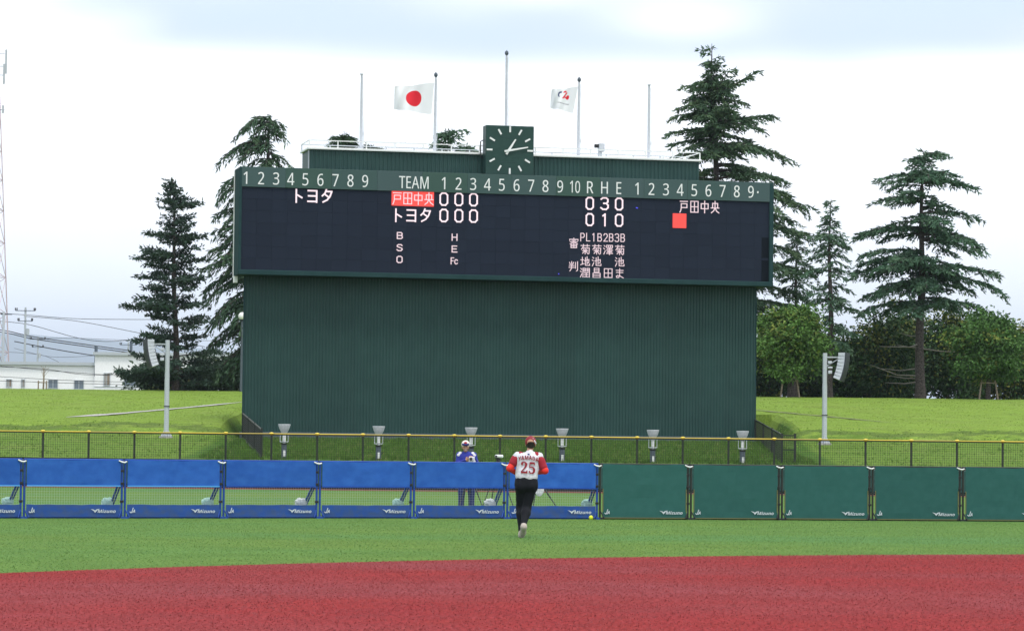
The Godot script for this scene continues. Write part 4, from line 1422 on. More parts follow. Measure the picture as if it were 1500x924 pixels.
func utility_pole(px: float, top_py: float, d: float, label: String, arms: bool) -> void:
	var p := at(px, 600, d)
	p.y = -1.2
	var h := at(px, top_py, d).y + 1.2
	var o := thing("utility_pole", label, "utility pole", p, "utility poles behind the bank")
	var m := MB.new()
	m.tube([Vector3.ZERO, Vector3(0, h, 0)], [0.19, 0.13], 10)
	put("pole", m, mats.galv, o)
	if not arms:
		m = MB.new()
		m.box(Vector3(0.3, h - 0.3, 0), Vector3(1.2, 0.12, 0.12))
		put("crossarm", m, mats.postgrey, o)
		return
	for e in [[0.25, 2.6], [1.6, 1.9]]:
		m = MB.new()
		m.box(Vector3(0, h - e[0] - 0.2, 0.12), Vector3(e[1], 0.09, 0.09))
		put("crossarm", m, mats.postgrey, o)
		for k in [-0.5, -0.42, 0.44, 0.5]:
			m = MB.new()
			m.lathe(Vector3(e[1] * k, h - e[0] - 0.16, 0.12), [[0.04, 0], [0.1, 0.06], [0.05, 0.12], [0.1, 0.18], [0.05, 0.24], [0.09, 0.3], [0.0, 0.36]], 8)
			put("insulator", m, mats.dark, o)
	m = MB.new()
	m.tube([Vector3(0.34, h - 3.6, 0.1), Vector3(0.34, h - 2.8, 0.1)], [0.22, 0.22], 10)
	put("transformer", m, mats.galv, o)

func power_line(label: String, wires: Array, d: float, r: float) -> void:
	var o := thing("power_line", label, "wires", Vector3.ZERO, "overhead wires")
	for wv in wires:
		var c := Curve3D.new()
		for i in wv.size():
			var p := at(wv[i][0], wv[i][1], d + i * 0.4)
			var a: Vector3 = at(wv[maxi(i - 1, 0)][0], wv[maxi(i - 1, 0)][1], d)
			var b: Vector3 = at(wv[mini(i + 1, wv.size() - 1)][0], wv[mini(i + 1, wv.size() - 1)][1], d)
			c.add_point(p, (a - b) * 0.16, (b - a) * 0.16)
		var pts := []
		var rad := []
		for k in 33:
			pts.append(c.sample_baked(c.get_baked_length() * k / 32.0))
			rad.append(r * 0.5)
		var m := MB.new()
		m.tube(pts, rad, 4)
		put("wire", m, mats.dark, o)

# ---------------------------------------------------------------- trees
func spray(m: MB, p: Vector3, d: Vector3, w: float, col: Color) -> void:      # one flat tuft of needles or a leaf: a kite of two faces
	var s := d.cross(Vector3(rng.randf_range(-1, 1), rng.randf_range(-0.2, 1), rng.randf_range(-1, 1))).normalized() * w * 0.5
	var q := p + d * 0.4
	var e := p + d
	var nn := d.cross(s).normalized()
	if nn.y < 0:
		nn = -nn
		s = -s
	m.v.append(p); m.v.append(q + s); m.v.append(q - s)
	m.v.append(q + s); m.v.append(e); m.v.append(q - s)
	for i in 6:
		m.n.append(nn); m.c.append(col)

func limb(wood: MB, leaf: MB, st: Dictionary, o: Vector3, az: float, L: float, rise: float, droop: float, r0: float) -> void:
	var dir := Vector3(cos(az), 0, -sin(az))
	var side := Vector3(-dir.z, 0, dir.x)
	var sway := rng.randf_range(-0.12, 0.12)
	var f := func(s: float) -> Vector3: return o + dir * (L * s) + side * (sway * L * s * s) + Vector3.UP * (L * (rise * s - droop * s * s))
	var pts := []
	var rad := []
	for k in 6:
		pts.append(f.call(k / 5.0))
		rad.append(r0 * (1.0 - 0.85 * k / 5.0))
	wood.tube(pts, rad, 5, false)
	var s: float = st.bare
	var step: float = st.step / maxf(L, 0.4)
	var flip := 1.0
	while s <= 1.0:
		var p: Vector3 = f.call(s)
		var t: Vector3 = (f.call(minf(s + 0.02, 1.02)) - p).normalized()
		flip = -flip
		var reach: float = L * st.spread * (0.25 + 0.75 * sin(PI * clampf(0.15 + 0.85 * (1.0 - s), 0, 1))) * rng.randf_range(0.55, 1.1) + 0.12
		var fwd: float = st.fwd
		var bd := (side * flip * (1.0 - fwd) + t * fwd + Vector3.UP * rng.randf_range(-0.12, 0.16)).normalized()
		var tone := rng.randf_range(0.72, 1.28)
		var col: Color = st.col * tone
		if rng.randf() < 0.25: col = col.lerp(st.tip, 0.5)
		var u := 0.0
		var gap: float = st.gap
		while u < reach:
			var dn: float = st.hang * u * u / maxf(reach, 0.2)
			var q := p + bd * u - Vector3.UP * dn
			for k in st.each:
				var d = (bd * rng.randf_range(0.2, 0.9) + t * rng.randf_range(-0.1, 0.5) + Vector3(rng.randf_range(-1, 1), rng.randf_range(-1, 1), rng.randf_range(-1, 1)) * st.bush - Vector3.UP * st.hang * rng.randf_range(0.2, 1.0))
				spray(leaf, q + Vector3(rng.randf_range(-1, 1), rng.randf_range(-0.6, 0.6), rng.randf_range(-1, 1)) * st.puff, d.normalized() * st.len * rng.randf_range(0.6, 1.3), st.wide, col * rng.randf_range(0.8, 1.2))
			u += gap * rng.randf_range(0.7, 1.3)
		s += step * rng.randf_range(0.6, 1.4)

func conifer(called: String, label: String, px: float, depth: float, top: Array, r0: float, tips: Array, st: Dictionary, sd: int, dead := 0, group := "conifers behind the bank") -> void:
	rng.seed = sd
	var base := stand(px, depth)
	base.y -= 0.1
	var o := thing(called, label, "tree", base, group)
	var tp := at(top[0], top[1], depth) - base
	var H := tp.y
	var wood := MB.new()
	var leaf := MB.new()
	var axis := func(h: float) -> Vector3: return Vector3(tp.x * pow(h / H, 1.4) + 0.05 * sin(h * 0.9 + sd), h, 0.06 * sin(h * 0.7))
	var pts := []
	var rad := []
	for k in 15:
		var h := H * k / 14.0
		pts.append(axis.call(h))
		rad.append(r0 * pow(1.0 - k / 14.0, 0.8) * (1.25 if k == 0 else 1.0) + 0.012)
	wood.tube(pts, rad, 9)
	# limbs whose tips the silhouette shows, each with companions round the trunk
	for e in tips:
		var tip := at(e[0], e[1], depth) - base
		var L := 0.0
		var rise: float = e[2] if e.size() > 2 else st.rise
		var droop: float = e[3] if e.size() > 3 else st.droop
		L = absf(tip.x - axis.call(clampf(tip.y, 0, H)).x)
		var h0 := clampf(tip.y - L * (rise - droop), 0.3, H * 0.985)
		var right: bool = tip.x > axis.call(h0).x
		var az := rng.randf_range(-0.25, 0.25) + (0.0 if right else PI)
		var o0: Vector3 = axis.call(h0)
		limb(wood, leaf, st, o0, az, L * rng.randf_range(0.93, 1.06), rise, droop, r0 * 0.3 * clampf(L / 3.0, 0.3, 1.0))
		for k in st.mates:
			var az2: float = az + rng.randf_range(0.5, 1.5) * (1.0 if k % 2 == 0 else -1.0)
			limb(wood, leaf, st, axis.call(clampf(h0 + rng.randf_range(-0.35, 0.35), 0.3, H * 0.98)), az2, L * rng.randf_range(st.get("least", 0.35), 1.0), rise + rng.randf_range(-0.1, 0.15), droop, r0 * 0.25 * clampf(L / 3.0, 0.3, 1.0))
	# leader
	for k in 7: limb(wood, leaf, st, axis.call(H * (0.925 + 0.01 * k)), rng.randf() * TAU, H * 0.028, 0.5, 0.2, 0.012)
	var trunk := put("trunk", wood, mats.bark, o)
	put("crown", leaf, mats.needle, o)
	for k in dead:
		var m := MB.new()
		var h := H * rng.randf_range(0.06, 0.3)
		var az := rng.randf_range(-0.9, 0.9) + (PI if rng.randf() < 0.6 else 0.0)
		var L := rng.randf_range(1.2, 3.0)
		var d := Vector3(cos(az), rng.randf_range(-0.15, 0.2), sin(az) * 0.8)
		m.tube([axis.call(h), axis.call(h) + d * L * 0.45 + Vector3(0, -0.1, 0), axis.call(h) + d * L + Vector3(0, rng.randf_range(-0.3, 0.3), 0)], [0.045, 0.03, 0.008], 5)
		put("dead_branch", m, mats.dead, trunk)

func leafy(called: String, label: String, px: float, depth: float, cy: float, rx: float, ry: float, st: Dictionary, sd: int, stakes := false, group := "") -> void:
	rng.seed = sd
	var base := stand(px, depth)
	base.y -= 0.05
	var o := thing(called, label, st.kind, base, group)
	var s := depth / FOCAL
	var c := at(px, cy, depth) - base
	var R := Vector3(rx * s, ry * s, rx * s * 0.8)
	var wood := MB.new()
	var leaf := MB.new()
	var tr: float = st.trunk
	var lobes := noise(1.1, 3, sd)
	wood.tube([Vector3.ZERO, Vector3(0.04, c.y * 0.5, 0), c - Vector3(0, R.y * 0.2, 0), c + Vector3(0.05, R.y * 0.6, 0)], [tr * 1.2, tr, tr * 0.6, 0.02], 8)
	for k in st.clumps:
		var d := Vector3(rng.randf_range(-1, 1), rng.randf_range(-1, 1), rng.randf_range(-1, 1))
		while d.length() > 1.0: d = Vector3(rng.randf_range(-1, 1), rng.randf_range(-1, 1), rng.randf_range(-1, 1))
		d = d.normalized() * pow(d.length(), 0.6)
		if d.y < 0: d.x *= 1.0 - 0.25 * -d.y
		else: d.x *= 1.0 - 0.3 * d.y
		var q := c + d * R * (0.95 + 0.75 * lobes.get_noise_3dv(d.normalized()))
		var start := Vector3(0.03, lerpf(c.y * 0.55, q.y, 0.5), 0)
		wood.tube([start, start.lerp(q, 0.55) + Vector3(0, -0.05, 0), q], [tr * 0.35, tr * 0.2, 0.01], 4, false)
		var cr: float = st.clump * rng.randf_range(0.7, 1.25)
		var tone := rng.randf_range(0.7, 1.3)
		var col: Color = st.col * tone
		if rng.randf() < st.autumn: col = col.lerp(st.tip, rng.randf_range(0.3, 0.9))
		for i in st.leaves:
			var e := Vector3(rng.randfn(), rng.randfn() * 0.6, rng.randfn()) * cr * 0.5
			var t := (e.normalized() + Vector3(rng.randf_range(-1, 1), rng.randf_range(-1.2, 0.6), rng.randf_range(-1, 1))).normalized()
			spray(leaf, q + e, t * st.len * rng.randf_range(0.6, 1.3), st.wide, col * rng.randf_range(0.8, 1.2))
	put("trunk", wood, mats.bark, o)
	put("crown", leaf, mats.leaf, o)
	if stakes:
		var g := thing("tree_stakes", "wooden support stakes round the trunk of the " + ("staked tree near the scoreboard" if px < 1300 else "staked tree at the far right"), "stakes", base + Vector3(0, 0.05, 0), "tree stakes")
		for q in [[-0.46, 0.2], [0.46, 0.2], [0.0, -0.5]]:
			var m := MB.new()
			m.tube([Vector3(q[0], 0, q[1]), Vector3(q[0] * 0.72, 0.95, q[1] * 0.5)], [0.045, 0.042], 7)
			put("stake", m, mats.wood, g)
		var m := MB.new()
		m.bar(Vector3(-0.42, 0.82, 0.16), Vector3(0.42, 0.82, 0.16), 0.035)
		put("crossbar", m, mats.wood, g)

func make_trees() -> void:
	var cedar := {"bare": 0.16, "step": 0.15, "spread": 0.3, "fwd": 0.45, "hang": 0.3, "each": 3, "bush": 0.4, "puff": 0.07, "len": 0.26, "wide": 0.075, "gap": 0.09, "rise": 0.2, "droop": 0.28, "mates": 4, "col": Color(0.055, 0.110, 0.068), "tip": Color(0.114, 0.183, 0.116)}
	var weeping := cedar.duplicate()
	weeping.merge({"least": 0.5, "hang": 0.75, "rise": 0.35, "droop": 0.75, "mates": 3, "spread": 0.22, "len": 0.32, "col": Color(0.048, 0.091, 0.054), "tip": Color(0.089, 0.141, 0.075)}, true)
	var fir := cedar.duplicate()
	fir.merge({"hang": 0.05, "rise": 0.12, "droop": 0.0, "bush": 0.9, "spread": 0.26, "bare": 0.25, "each": 4, "puff": 0.12, "len": 0.22, "wide": 0.08, "least": 0.5, "mates": 3, "col": Color(0.036, 0.059, 0.044), "tip": Color(0.056, 0.099, 0.075)}, true)
	var thin := cedar.duplicate()
	thin.merge({"hang": 0.4, "rise": 0.15, "droop": 0.35, "mates": 4, "spread": 0.32, "step": 0.17, "gap": 0.1, "each": 3, "col": Color(0.064, 0.120, 0.075), "tip": Color(0.121, 0.183, 0.122)}, true)
	var dense := cedar.duplicate()
	dense.merge({"hang": 0.35, "rise": 0.1, "droop": 0.22, "least": 0.42, "mates": 5, "spread": 0.3, "col": Color(0.055, 0.099, 0.057), "tip": Color(0.114, 0.169, 0.088)}, true)
	# right of the scoreboard
	conifer("cedar_tree", "tall tiered cedar standing alone at the right, bare lower trunk", 1348, 157.0, [1353, 219], 0.26, [
		[1391, 226], [1328, 234], [1330, 246], [1290, 262], [1388, 262], [1432, 277, 0.2, 0.34], [1302, 276], [1282, 296], [1380, 297], [1431, 320], [1256, 343], [1300, 330], [1400, 338], [1445, 362, 0.1, 0.28], [1265, 375], [1430, 350], [1262, 386], [1250, 400], [1300, 392], [1455, 402], [1466, 428, 0.1, 0.32], [1400, 400], [1262, 438, 0.2, 0.4], [1290, 420], [1420, 425], [1266, 456, 0.2, 0.35], [1440, 452], [1310, 452]], cedar, 1001, 8)
	conifer("cedar_tree", "tallest shaggy cedar, rising behind the right end of the scoreboard", 1054, 160.0, [1042, 64], 0.3, [
		[1030, 92], [1057, 96, 0.5, 0.1], [1031, 110], [1109, 104, 0.75, 0.1], [1058, 112], [1020, 122], [1001, 127], [1070, 124], [1005, 146], [1093, 150], [1015, 140], [990, 158], [1080, 140], [977, 174], [1124, 168, 0.2, 0.05], [1110, 178], [1000, 172], [974, 198], [1120, 190], [1010, 196], [980, 212], [1100, 205], [1158, 232, 0.45, 0.5], [985, 232], [1130, 222], [1145, 262], [1150, 285], [1180, 300], [1168, 322], [990, 270], [1184, 345], [1175, 372], [1000, 320], [1184, 400], [1170, 430], [1180, 455], [1000, 380], [1185, 480]], dense, 1002)
	conifer("cedar_tree", "slender open cedar with a straight trunk, left of the tall tiered cedar", 1216, 156.0, [1217, 292], 0.18, [
		[1205, 318], [1228, 325], [1198, 332], [1240, 344], [1186, 348], [1246, 362], [1192, 366], [1183, 380], [1244, 380], [1180, 400], [1250, 402], [1246, 425], [1186, 428], [1180, 445], [1262, 458], [1240, 440], [1190, 470], [1255, 490], [1200, 495], [1250, 515]], thin, 1003)
	conifer("cedar_tree", "small sparse cedar just right of the scoreboard's edge", 1165, 162.0, [1169, 338], 0.16, [
		[1150, 360], [1184, 366], [1146, 384], [1190, 392], [1140, 405], [1192, 420], [1138, 432], [1196, 444], [1140, 460], [1190, 470], [1150, 490]], thin, 1004)
	# left of the scoreboard
	conifer("fir_tree", "dark fir with a bare reddish trunk, leftmost of the trees", 256, 152.0, [252, 262], 0.165, [
		[245, 275], [262, 279], [240, 284], [268, 288], [233, 294], [290, 297, 0.25, 0.0], [234, 304], [280, 302], [240, 318], [278, 316], [236, 328], [284, 328], [213, 341], [298, 345], [230, 350], [282, 352], [208, 364], [290, 362], [197, 376], [300, 380], [215, 388], [284, 392], [203, 404], [296, 408], [210, 422], [285, 422], [206, 436], [184, 448], [300, 445], [232, 442], [214, 460], [310, 470], [205, 490], [300, 492], [196, 498], [318, 515], [194, 520], [178, 544], [320, 540], [200, 555], [310, 560], [175, 550]], fir, 1005)
	conifer("cedar_tree", "weeping cedar half hidden behind the left end of the scoreboard", 394, 154.0, [393, 167], 0.34, [
		[347, 199, 0.55, 0.95], [416, 186, 0.4, 0.7], [420, 206, 0.35, 0.9], [372, 190], [319, 238, 0.5, 0.85], [352, 222], [426, 244, 0.3, 0.8], [408, 232], [360, 246], [380, 215], [322, 272, 0.5, 0.7], [440, 270], [326, 290], [315, 312, 0.2, 0.3], [332, 300], [308, 338, 0.2, 0.3], [325, 330], [312, 366, 0.2, 0.3], [335, 352], [295, 394, 0.15, 0.3], [326, 380], [300, 420, 0.3, 0.5], [320, 408], [305, 440], [318, 455], [300, 480], [322, 470], [310, 505], [296, 525], [320, 540], [304, 556], [345, 480], [345, 520], [340, 560]], weeping, 1006)
	# tops that just show over the roof
	var round := dense.duplicate()
	round.merge({"col": Color(0.040, 0.077, 0.041)}, true)
	conifer("conifer_tree", "dark rounded treetop showing over the roof, left of the first flagpole", 503, 150.0, [506, 194], 0.22, [[492, 202], [518, 203], [484, 210], [521, 211], [480, 216], [526, 218], [476, 228], [530, 230]], round, 1007)
	conifer("conifer_tree", "low dark treetop just showing over the roof, right of the first flagpole", 547, 150.0, [546, 211], 0.2, [[534, 217], [558, 217], [528, 224], [566, 226]], round, 1008)
	conifer("conifer_tree", "thin young cedar top showing over the roof beside the red disc flag", 652, 150.0, [652, 189], 0.1, [[680, 191, 0.6, 0.35], [640, 198], [664, 203], [638, 207], [672, 210], [634, 214], [668, 218], [636, 222]], thin, 1009)
	conifer("conifer_tree", "small sparse treetop showing over the roof, left of the clock", 684, 150.0, [684, 210], 0.1, [[674, 215], [692, 212], [670, 220], [696, 219], [668, 226]], thin, 1010)
	# staked broadleaf trees
	var bl := {"kind": "tree", "trunk": 0.11, "clumps": 170, "clump": 0.62, "leaves": 120, "len": 0.19, "wide": 0.1, "col": Color(0.075, 0.15, 0.036), "tip": Color(0.19, 0.22, 0.05), "autumn": 0.2}
	leafy("broadleaf_tree", "bushy broadleaf tree on stakes right beside the scoreboard", 1157, 151.5, 500, 50, 50, bl, 2001, true, "staked broadleaf trees")
	var bl2 := bl.duplicate()
	bl2.merge({"autumn": 0.14, "col": Color(0.062, 0.13, 0.036)}, true)
	leafy("broadleaf_tree", "round broadleaf tree on stakes at the far right", 1448, 151.5, 510, 46, 44, bl2, 2002, true, "staked broadleaf trees")
	# thicket behind
	var bush := {"kind": "bush", "trunk": 0.09, "clumps": 110, "clump": 0.95, "leaves": 90, "len": 0.24, "wide": 0.12, "col": Color(0.033, 0.068, 0.026), "tip": Color(0.15, 0.16, 0.035), "autumn": 0.18}
	var k := 0
	for e in [[1118, 166.0, 545, 40, 44, "dark shrub at the foot of the scoreboard's right edge"], [1190, 168.0, 540, 44, 50, "dark shrub behind the right loudspeaker pole"], [1248, 165.0, 545, 40, 48, "dark shrub between the loudspeaker and the tall tiered cedar"], [1292, 163.0, 530, 46, 62, "broad dark thicket shrub left of the tiered cedar's trunk"], [1330, 170.0, 520, 44, 70, "yellowing shrub behind the tiered cedar's trunk"], [1388, 166.0, 528, 46, 64, "dark thicket shrub right of the tiered cedar's trunk"], [1428, 171.0, 540, 40, 56, "dark shrub behind the staked tree at the far right"], [1492, 168.0, 535, 42, 58, "olive shrub at the right edge of the picture"], [1540, 168.0, 530, 44, 60, "shrub cut off by the right edge of the picture"]]:
		var st := bush.duplicate()
		if k in [4, 7]: st.merge({"autumn": 0.6}, true)
		leafy("thicket_shrub", e[5], e[0], e[1], e[2], e[3], e[4], st, 2100 + k, false, "shrubs behind the bank")
		k += 1
	for e in [[232, 158.0, 558, 30, 18, "low dark bush left of the fir's trunk"], [300, 159.0, 552, 34, 24, "low dark bush between the fir and the scoreboard"], [345, 161.0, 548, 26, 28, "dark bush behind the globe street lamp"]]:
		var st := bush.duplicate()
		st.merge({"col": Color(0.036, 0.059, 0.038), "autumn": 0.03, "clumps": 45, "clump": 0.8}, true)
		leafy("thicket_shrub", e[5], e[0], e[1], e[2], e[3], e[4], st, 2200 + k, false, "shrubs behind the bank")
		k += 1
	# bare sapling tied to stakes, far left
	var b := stand(62, 153.0)
	var o := thing("bare_sapling", "thin bare sapling tied to stakes at the left crest of the bank", "sapling", b)
	var m := MB.new()
	m.tube([Vector3(0, -0.1, 0), Vector3(0.02, 0.6, 0), Vector3(0, 1.1, 0)], [0.05, 0.04, 0.012], 6)
	rng.seed = 77
	for i in 9:
		var y := rng.randf_range(0.45, 0.95)
		m.tube([Vector3(0.01, y, 0), Vector3(rng.randf_range(-0.3, 0.3), y + rng.randf_range(0.15, 0.35), rng.randf_range(-0.2, 0.2))], [0.015, 0.004], 4)
	put("trunk", m, mats.wood, o)
	for x in [-0.24, 0.16]:
		m = MB.new()
		m.bar(Vector3(x, -0.1, 0.06), Vector3(x, 0.42, 0.06), 0.035)
		put("stake", m, mats.wood, o)
	m = MB.new()
	m.bar(Vector3(-0.28, 0.33, 0.1), Vector3(0.2, 0.33, 0.1), 0.025)
	put("crossbar", m, mats.wood, o)

# ---------------------------------------------------------------- people
func bone_dist(p: Vector3, b: Array) -> float:      # b: [from, radius, to, radius, depth factor]
	var a: Vector3 = b[0]
	var ab: Vector3 = b[2] - a
	var q := p - a
	var t := clampf(q.dot(ab) / maxf(ab.length_squared(), 1e-8), 0.0, 1.0)
	var d := q - ab * t
	if b.size() > 4: d.z *= b[4]
	return d.length() - lerpf(b[1], b[3], t)

func field(p: Vector3, bones: Array, k: float) -> float:
	var s := 0.0
	for b in bones: s += exp(-bone_dist(p, b) / k)
	return -k * log(maxf(s, 1e-30))

func flesh(bones: Array, cell: float, k := 0.014) -> MB:      # tapered capsules joined smoothly, meshed as surface nets
	var lo := Vector3.ONE * 1e9
	var hi := -lo
	for b in bones:
		lo = lo.min(b[0] - Vector3.ONE * b[1]).min(b[2] - Vector3.ONE * b[3])
		hi = hi.max(b[0] + Vector3.ONE * b[1]).max(b[2] + Vector3.ONE * b[3])
	lo -= Vector3.ONE * cell * 3.0
	hi += Vector3.ONE * cell * 3.0
	var nx := int((hi.x - lo.x) / cell) + 2
	var ny := int((hi.y - lo.y) / cell) + 2
	var nz := int((hi.z - lo.z) / cell) + 2
	var sum := PackedFloat32Array()
	sum.resize(nx * ny * nz)
	for b in bones:
		var rr: float = maxf(b[1], b[3]) + k * 5.0 + cell
		var l: Vector3 = (b[0].min(b[2]) - Vector3.ONE * rr - lo) / cell
		var h: Vector3 = (b[0].max(b[2]) + Vector3.ONE * rr - lo) / cell
		for z in range(maxi(0, int(l.z)), mini(nz - 1, int(h.z) + 1) + 1):
			for y in range(maxi(0, int(l.y)), mini(ny - 1, int(h.y) + 1) + 1):
				var i0 := (z * ny + y) * nx
				for x in range(maxi(0, int(l.x)), mini(nx - 1, int(h.x) + 1) + 1):
					var d := bone_dist(lo + Vector3(x, y, z) * cell, b)
					if d < k * 12.0: sum[i0 + x] += exp(minf(-d / k, 40.0))
	var fv := func(i: int) -> float: return -k * log(maxf(sum[i], 1e-9))
	var at_cell := {}
	var vs := PackedVector3Array()
	var offs := [0, 1, nx, nx + 1, nx * ny, nx * ny + 1, nx * ny + nx, nx * ny + nx + 1]
	var edges := [[0, 1], [2, 3], [4, 5], [6, 7], [0, 2], [1, 3], [4, 6], [5, 7], [0, 4], [1, 5], [2, 6], [3, 7]]
	for z in nz - 1:
		for y in ny - 1:
			var i0 := (z * ny + y) * nx
			for x in nx - 1:
				var i := i0 + x
				var c := 0
				for e in offs:
					if sum[i + e] > 1.0: c += 1
				if c == 0 or c == 8: continue
				var acc := Vector3.ZERO
				var n := 0
				for e in edges:
					var va: float = fv.call(i + offs[e[0]])
					var vb: float = fv.call(i + offs[e[1]])
					if (va < 0.0) == (vb < 0.0): continue
					var t := va / (va - vb)
					var pa := Vector3(e[0] & 1, (e[0] >> 1) & 1, e[0] >> 2)
					var pb := Vector3(e[1] & 1, (e[1] >> 1) & 1, e[1] >> 2)
					acc += pa.lerp(pb, clampf(t, 0, 1))
					n += 1
				if n == 0: continue
				at_cell[i] = vs.size()
				vs.append(lo + (Vector3(x, y, z) + acc / n) * cell)
	var ns := PackedVector3Array()
	for p in vs:
		var e := cell * 0.7
		ns.append(Vector3(field(p + Vector3(e, 0, 0), bones, k) - field(p - Vector3(e, 0, 0), bones, k), field(p + Vector3(0, e, 0), bones, k) - field(p - Vector3(0, e, 0), bones, k), field(p + Vector3(0, 0, e), bones, k) - field(p - Vector3(0, 0, e), bones, k)).normalized())
	var m := MB.new()
	var steps := [1, nx, nx * ny]
	for i in at_cell:
		for ax in 3:
			var u: int = steps[(ax + 1) % 3]
			var w: int = steps[(ax + 2) % 3]
			# the edge from the cell's own corner along ax is shared by four cells
			var j: int = i + steps[ax]
			if (sum[i] > 1.0) == (sum[j] > 1.0): continue
			var q := [i, i - u, i - u - w, i - w]
			var ok := true
			for e in q:
				if not at_cell.has(e): ok = false
			if not ok: continue
			var id := []
			for e in q: id.append(at_cell[e])
			var a := vs[id[0]]
			var fn := (vs[id[1]] - a).cross(vs[id[2]] - a)
			if fn.dot(ns[id[0]] + ns[id[2]]) < 0: id.reverse()
			for t in [[0, 2, 1], [0, 3, 2]]:
				for z in t:
					m.v.append(vs[id[z]]); m.n.append(ns[id[z]]); m.c.append(Color.WHITE)
	return m

func hand(wrist: Vector3, dir: Vector3, palm: Vector3, thumb: float) -> Array:      # palm and five curled fingers
	var side := dir.cross(palm).normalized()
	var b := [[wrist, 0.026, wrist + dir * 0.045, 0.032], [wrist + dir * 0.03 + side * 0.02, 0.02, wrist + dir * 0.08 + side * 0.028, 0.018], [wrist + dir * 0.03 - side * 0.02, 0.02, wrist + dir * 0.08 - side * 0.028, 0.018]]
	for i in 4:
		var s := side * (0.033 - 0.022 * i)
		var l: float = [0.036, 0.042, 0.04, 0.03][i]
		var k0 := wrist + dir * 0.085 + s
		var k1 := k0 + (dir * 0.8 + palm * 0.6).normalized() * l
		var k2 := k1 + (dir * 0.1 + palm).normalized() * l * 0.8
		b.append([k0, 0.0095, k1, 0.009])
		b.append([k1, 0.009, k2, 0.008])
	var t0 := wrist + dir * 0.03 + side * thumb * 0.03
	var t1 := t0 + (dir * 0.6 + side * thumb * 0.7 + palm * 0.4).normalized() * 0.04
	b.append([t0, 0.012, t1, 0.011])
	b.append([t1, 0.011, t1 + (dir + palm * 0.6).normalized() * 0.03, 0.009])
	return b

func head_bones(c: Vector3, f: Vector3) -> Array:      # skull, jaw, nose, ears, brow
	var s := f.cross(Vector3.UP).normalized()
	return [[c + Vector3(0, 0.035, 0) - f * 0.02, 0.083, c + Vector3(0, 0.03, 0) + f * 0.015, 0.08], [c + Vector3(0, -0.02, 0) + f * 0.025, 0.07, c + Vector3(0, -0.075, 0) + f * 0.045, 0.042], [c + Vector3(0, 0.0, 0) + f * 0.09, 0.011, c + Vector3(0, -0.03, 0) + f * 0.105, 0.015], [c + s * 0.078 + Vector3(0, 0.015, 0), 0.012, c + s * 0.082 + Vector3(0, -0.02, 0), 0.012], [c - s * 0.078 + Vector3(0, 0.015, 0), 0.012, c - s * 0.082 + Vector3(0, -0.02, 0), 0.012], [c + s * 0.03 + Vector3(0, -0.025, 0) + f * 0.07, 0.02, c - s * 0.03 + Vector3(0, -0.025, 0) + f * 0.07, 0.02]]

func join(a: MB, b: MB) -> MB:
	a.v.append_array(b.v); a.n.append_array(b.n); a.c.append_array(b.c)
	return a

func fat(bones: Array, by: float) -> Array:
	var r := []
	for b in bones:
		var q: Array = b.duplicate()
		q[1] += by
		q[3] += by
		r.append(q)
	return r

